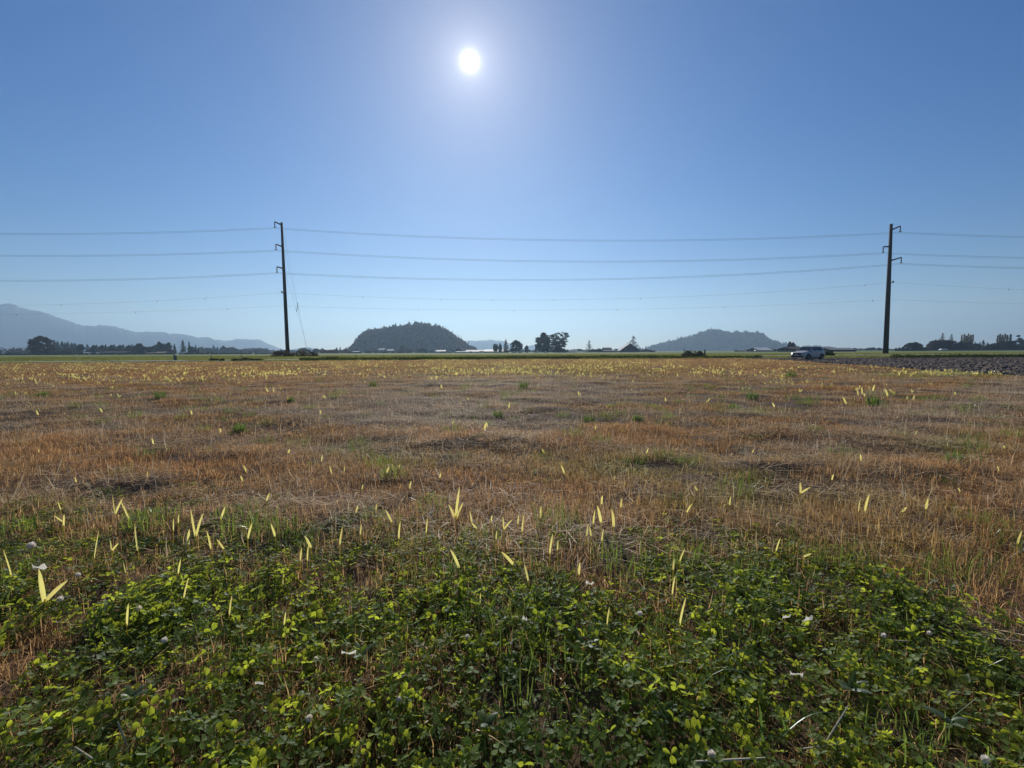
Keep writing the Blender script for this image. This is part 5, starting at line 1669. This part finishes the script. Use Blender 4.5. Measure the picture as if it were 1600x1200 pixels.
FR = 'slender upright yellow seedling leaf standing in the clover fringe'
spec = [
    (180, 776, 803, 6, 'pair', -0.2, 'paired yellow seedling at the left, standing behind the broadest leaf on the clover fringe'),
    (202, 783, 812, 5, 'one', -0.3, 'yellow seedling leaning left just right of the paired one at the left fringe'),
    (95, 784, 797, 3, 'one', -0.2, None), (98, 800, 815, 4.5, 'one', -1.0, 'yellow leaf lying far over to the left at the left fringe'), (99.5, 805, 822, 4, 'one', 0, None),
    (216, 822, 860, 10, 'one', -0.08, 'broadest upright yellow leaf, alone at the left of the clover fringe'),
    (270.6, 811, 829, 5.5, 'one', 0, None), (278.5, 804, 818, 3, 'one', 0, None), (306, 800, 838, 7, 'pair', -0.35, 'forked yellow seedling right of the broadest leaf at the left'), (294, 829, 851, 6, 'one', 0.05, None),
    (330, 831, 858, 5, 'one', -0.1, None), (350, 841, 858, 5, 'one', -0.45, None), (345, 792, 812, 5, 'one', 0.25, None), (387, 818, 842, 5, 'one', 0.2, None), (430, 819, 838, 5.5, 'one', -0.2, None),
    (486, 836, 856, 6, 'one', -0.25, None), (469, 857, 877, 4, 'one', 0.05, None), (480, 853, 877, 3.5, 'one', 0, None), (147, 828, 872, 3.5, 'one', 0.25, None), (175, 845, 860, 5, 'pair', 0.1, None),
    (19, 862, 902, 4, 'one', -0.1, 'thin yellow leaf at the left frame edge above the split V-shaped one'), (197, 880, 896, 4, 'one', -0.2, None), (278, 875, 897, 4, 'one', 0.1, None), (286, 905, 940, 3.5, 'one', 0.15, None),
    (70, 893, 940, 11, 'pair', 0.15, 'large V-shaped pair of yellow leaves near the left frame edge'), (198, 945, 977, 6, 'one', 0.02, 'tawny yellow leaf standing upright inside the clover at the left'), (358, 932, 962, 4, 'one', 0.12, None), (444, 957, 980, 4, 'one', 0.08, None), (442, 898, 915, 3, 'one', 0, None),
    (712, 766, 812, 8, 'tri', 0, 'three-leaved yellow seedling standing in bare straw in the middle'),
    (612, 796, 816, 4.5, 'one', -0.3, None), (623, 817, 842, 4, 'one', 0, None), (736.5, 799, 817, 3.5, 'one', -0.1, None), (745, 815, 826, 4, 'one', -0.6, None), (815.6, 806, 831, 4.5, 'one', 0.1, None), (809, 805, 819, 3.5, 'one', 0, None),
    (844, 792, 811, 4.5, 'one', 0, None), (940, 775, 788, 5, 'one', 0, None), (927, 799, 819, 4.5, 'one', 0, None), (939, 792, 816, 7, 'one', -0.15, None), (958.7, 798, 823, 7.5, 'one', -0.03, 'pale broad yellow leaf right of a clump of yellow leaves in the middle'), (970, 779, 793, 4.5, 'one', 0.05, None),
    (917, 820, 838, 3.5, 'one', 0, None), (923.5, 824, 838, 4, 'one', -0.1, None), (940.6, 828, 846, 4, 'one', 0.05, None), (858.7, 836, 866, 4.5, 'one', 0.05, None), (871, 845, 860, 3.5, 'one', 0, None), (923, 850, 866, 3, 'one', 0, None),
    (717, 855, 887, 7, 'one', -0.3, 'folded yellow leaf bending left in the clover at the middle'), (802, 855, 882, 7, 'one', -0.6, 'yellow leaf leaning well to the left in the clover at the middle'), (826, 885, 908, 6, 'one', -0.2, 'upright yellow leaf just right of the one leaning well to the left'),
    (904.7, 880, 898, 5, 'one', 0, None), (750, 927, 944, 3, 'one', 0, None), (1073, 786, 801, 5, 'one', 0.6, 'yellow leaf leaning right on the clover fringe right of the middle'), (1051.5, 873, 891, 4.5, 'one', 0, None), (1062, 858, 878, 4, 'one', 0.25, None), (1050.6, 902, 930, 4, 'one', 0, None),
    (948.4, 950, 977, 3, 'one', 0, None), (1062, 935, 977, 4.5, 'one', 0.1, None), (775, 830, 843, 3, 'one', 0, None), (787, 808, 828, 4.5, 'pair', 0.05, None), (666, 812, 833, 3, 'one', 0, None), (767, 805, 816, 3, 'one', 0.1, None),
    (1342, 780, 800, 5, 'one', 0, None), (1351, 774, 801, 6, 'one', 0.05, None), (1447, 780, 796, 5, 'one', 0, None), (1409, 791, 800, 7, 'one', 0.6, None), (1251, 755, 771, 5, 'pair', 0.2, None), (1213, 842, 862, 5, 'one', 0.3, None), (1140, 777, 790, 4, 'one', 0, None), (1255, 858, 870, 5, 'one', 0.8, None),
    (531, 826, 852, 4, 'one', 0.1, None), (563, 820, 836, 3.5, 'one', 0, None), (416, 770, 783, 4, 'one', 0.3, None), (1590, 830, 850, 4, 'one', 0.1, None),
]
MIDL = 'small yellow seedling in the brown stubble beyond the clover'
mid = [(519, 725, 741), (537, 726, 738), (604, 727, 739), (615, 724, 736), (623, 724, 733), (565, 756, 766), (502, 709, 721), (882, 724, 741), (556, 788, 801), (587, 786, 801), (757, 659, 673), (761, 659, 669), (795, 628, 639), (707, 655, 664), (640, 750, 764), (687, 738, 747),
       (1322, 620, 633), (1341, 605, 618), (1347, 604, 616), (1364, 600, 611), (1387, 606, 619), (1417, 613, 621), (1427, 612, 621), (1210, 628, 636), (1345, 708, 721), (1560, 727, 736), (1570, 695, 701), (1480, 690, 698), (240, 684, 694), (385, 725, 737), (380, 742, 752), (420, 603, 614), (428, 605, 614), (345, 668, 676),
       (500, 640, 648), (930, 664, 672), (905, 610, 618), (1175, 700, 708), (160, 636, 644), (300, 640, 648), (60, 640, 648), (690, 600, 607), (850, 700, 708), (1010, 700, 709), (960, 742, 752), (1090, 758, 768), (1300, 740, 750), (1500, 760, 770), (230, 736, 746), (120, 744, 754), (60, 700, 709), (450, 700, 708), (1430, 672, 680), (1040, 620, 627)]
def place_words(px):
    return 'at the left' if px < 330 else 'left of the middle' if px < 640 else 'in the middle' if px < 900 else 'right of the middle' if px < 1150 else 'at the right'


def fringe_label(px, yt, yb, kd, le):
    how = 'paired' if kd == 'pair' else 'leaning' if abs(le) > 0.22 else 'upright'
    size = 'tall' if yb - yt > 25 else 'short' if yb - yt < 16 else 'slender'
    where = 'behind the clover' if yb < 815 else 'on the clover fringe' if yb < 866 else 'inside the clover'
    return f'{size} {how} yellow seedling leaf {where} {place_words(px)}'


for px, yt, yb, w, kd, le, lb in spec:
    seedling(px, yt, yb, w, kd, le, lb or fringe_label(px, yt, yb, kd, le), zlow=0.10 if yb > 812 else 0.06)
for px, yt, yb in mid:
    seedling(px, yb - (yb - yt) * 0.85, yb, 2.9 + (yb - yt) * 0.10, 'one', random.uniform(-0.4, 0.4), f"small yellow seedling in {'the far' if yb < 640 else 'the middle' if yb < 712 else 'the nearer'} stubble {place_words(px)}", zlow=0.03)


def far_seedlings():
    rng = np.random.default_rng(808)
    n = 70000
    px = rng.uniform(-60, 1660, n); py = 563 + 70 * rng.random(n) ** 2.0
    hz = 549.3 - (px - 800) * 0.0047
    dens = np.exp(-((py - 574) / 11.0) ** 2) * np.interp(px, [0, 400, 1000, 1120, 1300, 1600], [0.9, 1.0, 1.0, 0.45, 0.2, 0.12])
    dens = np.maximum(dens, blobs(px, py, [(975, 577, 60, 6, 1.6), (830, 580, 55, 6, 1.5), (740, 582, 50, 6, 1.4), (690, 588, 40, 5, 1.0), (590, 584, 70, 5, 1.3), (520, 580, 60, 7, 1.2), (420, 582, 60, 6, 1.3), (1060, 573, 50, 4, 1.2), (1100, 580, 60, 8, 0.8), (1370, 612, 60, 9, 0.16), (1500, 583, 100, 4, 2.0), (1230, 588, 50, 7, 0.5), (250, 590, 120, 8, 0.8), (100, 590, 90, 10, 0.7), (1240, 600, 40, 8, 0.4)]))
    dens = dens + 0.010
    k = rng.random(n) < dens * 0.27 * (0.30 + 1.4 * sstep(0.35, 0.65, fbm(px / 38, py / 5, 3)))
    px, py = px[k], py[k]
    x, y, z = ground_pts(px, py)
    k = (y < 68) & (y < edge_y(x) - 0.5) & field_mask(x, y)
    pts = [Vector(q) for q in zip(x[k], y[k], z[k])]
    pts.sort(key=lambda p: p.y)
    return pts[:11000]


FP = far_seedlings()
NI = max(0, 300 - NSEED[0])
rngf = random.Random(4)
fm = []
for q in range(10):
    m = MB()
    for j in range(1 + q % 3):
        v, f = blade_leaf(rngf, rngf.uniform(0.7, 1.0), rngf.uniform(0.13, 0.22), rngf.uniform(0, 0.6), rngf.uniform(0.1, 1.0), rngf.uniform(0, 6.28), seg=3, broad=rngf.random() < 0.5)
        m.add(v, f)
    fm.append(m)
fmesh = [mesh_np('leaf_blades', np.array(m.v), m.f, M['yellow'], rnd=[rngf.random()] * len(m.v)) for m in fm]
for i, p in enumerate(FP[:NI]):
    s = rngf.uniform(0.10, 0.17)
    o = obj('yellow_seedling', fmesh[i % 10], loc=p, rz=rngf.uniform(0, 6.28), sc=(s * 1.1, s * 1.1, s))
    tag(o, 'short yellow seedling scattered in the farther half of the stubble', 'seedling', YL_GROUP)
V, Fq, Rr = [], [], []
b0 = 0
for i, p in enumerate(FP[NI:]):
    m = fm[rngf.randrange(10)]
    s = rngf.uniform(0.13, 0.225); a = rngf.uniform(0, 6.28); c, sn = math.cos(a) * s, math.sin(a) * s
    vv = np.array([tuple(q) for q in m.v])
    V.append(np.stack([vv[:, 0] * c - vv[:, 1] * sn + p.x, vv[:, 0] * sn + vv[:, 1] * c + p.y, vv[:, 2] * s + p.z], -1))
    Fq += [tuple(k + b0 for k in q) for q in m.f]; b0 += len(vv); Rr += [rngf.random()] * len(vv)
tag(obj('yellow_seedlings_mass', mesh_np('yellow_seedlings_mass', np.concatenate(V), Fq, M['yellow'], rnd=Rr)), 'band of countless tiny yellow seedlings near the far edge of the field', 'seedlings', kind='stuff')

# ----------------------------------------------------------------------------- single plants and litter near the camera
def weed_tuft(label, px, py, wpx, seed, hf=0.6, mat='weed'):
    p = ground_pt(px, py)
    depth = p.y
    r_ = wpx / 2 * depth / F
    rng = np.random.default_rng(seed)
    h = r_ * 2 * hf
    v, f, r = blade_set(rng, 110, r_ * 0.55, h * 0.5, h * 1.1, max(0.006, r_ * 0.03), max(0.012, r_ * 0.06), lean=0.6, bend=0.5, square=False)
    o = thing('weed_tuft', label, 'weed', p)
    obj('foliage', mesh_np('foliage', v, f, M[mat], rnd=r), o)
    return o


for i, (px, py, w, lb) in enumerate([(375, 676, 34, 'green weed tuft in the brown stubble left of centre'), (1365, 634, 40, 'largest green weed tuft, beside yellow seedlings at the right'), (1175, 625, 28, 'green weed tuft left of the largest one at the right'), (1145, 641, 24, 'small green weed just below the tuft at the right of centre'), (920, 661, 30, 'green weed tuft right of centre, largest near the middle of the stubble'),
                                     (995, 659, 26, 'yellow-green weed right of the central weed tuft'), (778, 652, 24, 'small green weed tuft at the centre of the stubble'), (1490, 722, 38, 'dark green weed tuft at the right in front of rust stubble'), (250, 622, 26, 'green weed low in the stubble at the left'), (68, 620, 22, 'green weed near the left frame edge'), (583, 604, 20, 'small green weed tuft below the wooded hill'), (455, 630, 18, 'tiny green weed between the left weeds'), (818, 606, 24, 'small dark green weed below the dense farmyard tree'), (1235, 592, 24, 'small green weed tuft in front of the car')]):
    weed_tuft(lb, px, py, w, 500 + i)


def broad_weed(label, px, py, wpx, seed):
    p = ground_pt(px, py, 0.08)
    depth = p.y * math.cos(PITCH) + (CAM_H - 0.08) * math.sin(PITCH)
    L_ = wpx * depth / F
    rng = random.Random(seed)
    o = thing('broadleaf_weed', label, 'weed', p)
    b = MB(); b.tube([(0, 0, 0), (0, 0, 0.09)], [0.003, 0.002], 5)
    obj('stem', mesh_np('stem', b.v, b.f, M['weed'], rnd=[0.3] * len(b.v)), o)
    for q in range(rng.randint(3, 5)):
        v, f = blade_leaf(rng, L_ * rng.uniform(0.6, 1.0), L_ * rng.uniform(0.28, 0.4), rng.uniform(0.6, 1.1), rng.uniform(0.3, 0.9), q * 2.4 + rng.uniform(-0.4, 0.4), z0=0.08, fold=rng.uniform(0.2, 0.5), seg=7)
        obj('leaf', mesh_np('leaf', np.array(v), f, M['dock'], rnd=[min(1, max(0, rng.random() * 0.6 + 0.2 + rng.uniform(-0.2, 0.2))) for _ in v], smooth=True), o)
    return o


for i, (px, py, w, lb) in enumerate([(562, 1024, 34, 'grey-green broad-leaved weed in the clover left of the middle'), (205, 1090, 34, 'broad-leaved weed in the clover at the lower left'), (1490, 1130, 40, 'large broad-leaved weed near the lower right corner'), (915, 1006, 30, 'broad-leaved weed beside the stubble gap at the middle'), (1040, 1120, 36, 'bright broad-leaved weed low in the middle right of the clover'), (760, 1130, 34, 'broad-leaved weed in the dark clover at the lower middle'), (1330, 1075, 32, 'broad-leaved weed right of the white papery leaf')]):
    broad_weed(lb, px, py, w, 700 + i)


def clover_flower(label, px, py, dpx):
    p = ground_pt(px, py, 0.12)
    depth = p.y * math.cos(PITCH) + (CAM_H - 0.12) * math.sin(PITCH)
    r_ = dpx / 2 * depth / F
    rng = np.random.default_rng(int(px))
    o = thing('clover_flower', label, 'flower', p, group='white clover flowers')
    m = MB(); m.tube([(0.01, 0.005, 0), (0.004, 0.0, 0.07), (0, 0, 0.12)], [0.0018, 0.0016, 0.0014], 5)
    obj('stem', mesh_np('stem', m.v, m.f, M['weed'], rnd=[0.5] * len(m.v)), o)
    V, Fx, Rv = [], [], []
    for q in range(70):
        zz = 1 - 1.7 * (q + 0.5) / 70; a = q * 2.39996
        d = Vector((math.sqrt(max(0, 1 - zz * zz)) * math.cos(a), math.sqrt(max(0, 1 - zz * zz)) * math.sin(a), zz))
        s = d.cross(Vector((0.3, 0.2, 1))).normalized() * 0.16
        t = d.cross(s).normalized() * 0.16
        b = len(V)
        V += [d * 0.35 - s * 0.5, d * 0.35 + s * 0.5, d * 0.9 + s, d * rng.uniform(1.0, 1.15) , d * 0.9 - s, d * 0.8 + t]
        Fx += [(b, b + 1, b + 2, b + 3, b + 4), (b, b + 5, b + 3)]
        Rv += [rng.random()] * 6
    V = [v * r_ + Vector((0, 0, 0.12)) for v in V]
    obj('flower_head', mesh_np('flower_head', np.array(V), Fx, M['white_flower'], rnd=Rv), o)
    return o


for px, py, d_, lb in [(217, 951, 9, 'white clover flower beside the tawny yellow leaf at the left'), (257, 1000, 9, 'white clover flower in the clover left of centre, lowest of the left ones'), (94, 936, 9, 'white clover flower right of the large V-shaped yellow leaves'), (49, 852, 11, 'white clover flower at the left fringe of the clover'), (730, 995, 8, 'white clover flower at the middle, high in the clover'), (623, 1092, 9, 'round white clover flower in the lower middle'), (483, 1122, 11, 'pinkish white clover flower near the lower edge left of centre'), (494, 1030, 9, 'faded clover flower among leaves left of the middle'), (715, 914, 7, 'small white clover flower below the folded yellow leaf'), (1112, 1178, 12, 'white clover flower at the lower edge right of centre'), (1000, 959, 9, 'white clover flower under an arching grass blade right of centre'), (1381, 993, 8, 'white clover flower at the right near the brown stubble'), (1452, 989, 7, 'tiny white clover flower at the right edge of the clover'), (1540, 1186, 12, 'white clover flower near the lower right corner'), (122, 898, 7, 'tiny white clover flower behind the V-shaped leaves')]:
    clover_flower(lb, px, py, d_)


def withered(label, px, py, wpx, hpx, z=0.13, mat='pale_leaf'):
    p = ground_pt(px, py, z)
    depth = p.y * math.cos(PITCH) + (CAM_H - z) * math.sin(PITCH)
    w, h = wpx * 0.75 * depth / F, hpx * 0.75 * depth / F
    rng = random.Random(int(px * 3))
    v, f = [], []
    nx, ny = 7, 5
    for i in range(nx):
        for j in range(ny):
            u, t = i / (nx - 1) - 0.5, j / (ny - 1) - 0.5
            edge = math.sqrt(max(0.0, 1 - (2 * u) ** 2)) * 0.9 + 0.1
            v.append((u * w + rng.uniform(-0.06, 0.06) * w, t * h * 1.3 * edge + rng.uniform(-0.1, 0.1) * h, z + math.sin(u * 7 + px) * 0.2 * h + rng.uniform(-0.22, 0.22) * h - t * 0.9 * h))
    for i in range(nx - 1):
        for j in range(ny - 1):
            q = i * ny + j
            f.append((q, q + ny, q + ny + 1, q + 1))
    o = obj('withered_leaf', mesh_np('withered_leaf', np.array(v), f, M[mat], rnd=[rng.random() for _ in v], smooth=True), loc=p, rz=rng.uniform(-0.5, 0.5))
    return tag(o, label, 'leaf')


for px, py, w, h, lb in [(62, 886, 24, 14, 'bluish grey crumpled leaf above the V-shaped yellow leaves'), (1229, 964, 20, 8, 'left of two white papery leaves at the right of the clover'), (1262, 967, 14, 15, 'right of two white papery leaves, standing on edge'), (1244, 1053, 24, 10, 'white papery leaf lying lower at the right'), (921, 911, 16, 9, 'white papery leaf in the stubble gap at the middle'), (820, 967, 9, 15, 'white curled leaf hanging left of an arching blade'), (405, 1067, 20, 9, 'pale leaf at the left of the middle, in the clover'), (545, 1020, 30, 9, 'grey-green broad leaf in the clover left of the middle')]:
    withered(lb, px, py, w, h)


def stalk(label, a, b, r_=0.0022, z0=0.05, z1=0.16, mat='stalk', arch=0.0, name='straw_stalk', cat='straw', flat=False):
    """a single long stalk or blade from pixel a (low end) to pixel b"""
    p0 = ground_pt(a[0], a[1], z0); p0.z = float(gz(p0.x, p0.y)) + z0
    p1 = ground_pt(b[0], b[1], z1); p1.z = float(gz(p1.x, p1.y)) + z1
    pts = []
    for i in range(9):
        t = i / 8
        q = p0.lerp(p1, t); q.z += arch * 4 * t * (1 - t); pts.append(q - p0)
    m = MB()
    if flat:
        v, f = [], []
        dirv = (p1 - p0); sd = Vector((-dirv.y, dirv.x, 0)).normalized()
        for i, q in enumerate(pts):
            w = r_ * (1 - (i / 8) ** 2.2) + 0.0004
            v += [q - sd * w, q + Vector((0, 0, -w * 0.4)), q + sd * w]
        for i in range(8):
            c = i * 3
            f += [(c, c + 1, c + 4, c + 3), (c + 1, c + 2, c + 5, c + 4)]
        m.add(v, f)
    else:
        m.tube(pts, [r_] * 6 + [r_ * 0.9, r_ * 0.75, r_ * 0.6], 6)
    o = obj(name, mesh_np(name, np.array([tuple(q) for q in m.v]), m.f, M[mat], rnd=[0.6] * len(m.v)), loc=p0)
    return tag(o, label, cat)


stalk('long pale straw slanting up at the lower right', (1279, 1178), (1326, 1102), 0.0028, 0.05, 0.17)
stalk('pale straw lying level below the slanting one at the lower right', (1255, 1170), (1312, 1162), 0.0022, 0.09, 0.10)
stalk('grey straw lying level at the lower edge right of centre', (1085, 1190), (1196, 1184), 0.0030, 0.10, 0.12)
stalk('short thick straw at the lower edge of the left corner', (160, 1196), (117, 1167), 0.003, 0.07, 0.11)
stalk('broken straw pointing up in a dark gap at the lower left', (200, 1170), (184, 1128), 0.003, 0.04, 0.12)
stalk('grey straw at the right edge of the clover, curving level', (1390, 1000), (1420, 1002), 0.002, 0.08, 0.09)
stalk('pale straw lying across the brown stubble at the far right', (1545, 997), (1595, 1002), 0.0022, 0.08, 0.09)
stalk('pale straw lying flat in the stubble near the clover fringe at the left', (25, 795), (65, 774), 0.003, 0.03, 0.05)
stalk('green blade arching from right to left at the lower right', (1205, 1110), (1080, 1090), 0.004, 0.05, 0.10, 'weed', 0.13, 'grass_blade', 'grass', True)
stalk('upright blade curving at the right of the lower middle', (1178, 1050), (1130, 998), 0.0035, 0.06, 0.20, 'weed', 0.03, 'grass_blade', 'grass', True)
stalk('long blade bent over above the arching one at the lower right', (1120, 1050), (1190, 1045), 0.0035, 0.06, 0.12, 'weed', 0.08, 'grass_blade', 'grass', True)
stalk('tall blade at the lower right standing near the frame bottom', (1192, 1170), (1186, 1100), 0.004, 0.05, 0.22, 'weed', 0.02, 'grass_blade', 'grass', True)
stalk('inverted V blade in the stubble gap at the middle, left leg', (980, 1004), (1002, 972), 0.003, 0.05, 0.20, 'weed', 0.02, 'grass_blade', 'grass', True)
stalk('inverted V blade in the stubble gap at the middle, right leg', (1002, 972), (1015, 990), 0.003, 0.20, 0.13, 'weed', 0.01, 'grass_blade', 'grass', True)
stalk('bent blade folded into an angle at the lower right', (1230, 1150), (1221, 1118), 0.0035, 0.05, 0.17, 'weed', 0.0, 'grass_blade', 'grass', True)
stalk('blade lying back to the right beside the angled blade', (1222, 1150), (1310, 1118), 0.003, 0.10, 0.12, 'weed', 0.04, 'grass_blade', 'grass', True)
stalk('green blade pointing right in the middle of the clover', (625, 1088), (672, 1055), 0.003, 0.06, 0.15, 'weed', 0.03, 'grass_blade', 'grass', True)

# ----------------------------------------------------------------------------- haze
hm, hn, hl, hout = mat_new('haze_air')
pv = hn.new('ShaderNodeVolumePrincipled')
pv.inputs['Color'].default_value = (0.50, 0.735, 1.0, 1)
pv.inputs['Density'].default_value = 2.4e-4
pv.inputs['Anisotropy'].default_value = 0.45
for nm in ('Density Attribute', 'Color Attribute', 'Temperature Attribute'):
    if nm in pv.inputs:
        pv.inputs[nm].default_value = ''
hl.new(pv.outputs[0], hout.inputs['Volume'])
try:
    hm.cycles.homogeneous_volume = True
except Exception:
    pass
hz = MB(); hz.box(-11500, 11500, -90, 6100, -6, 385)
tag(hz.build('haze', hm), 'thin blue autumn haze over the plain', 'haze', kind='stuff')
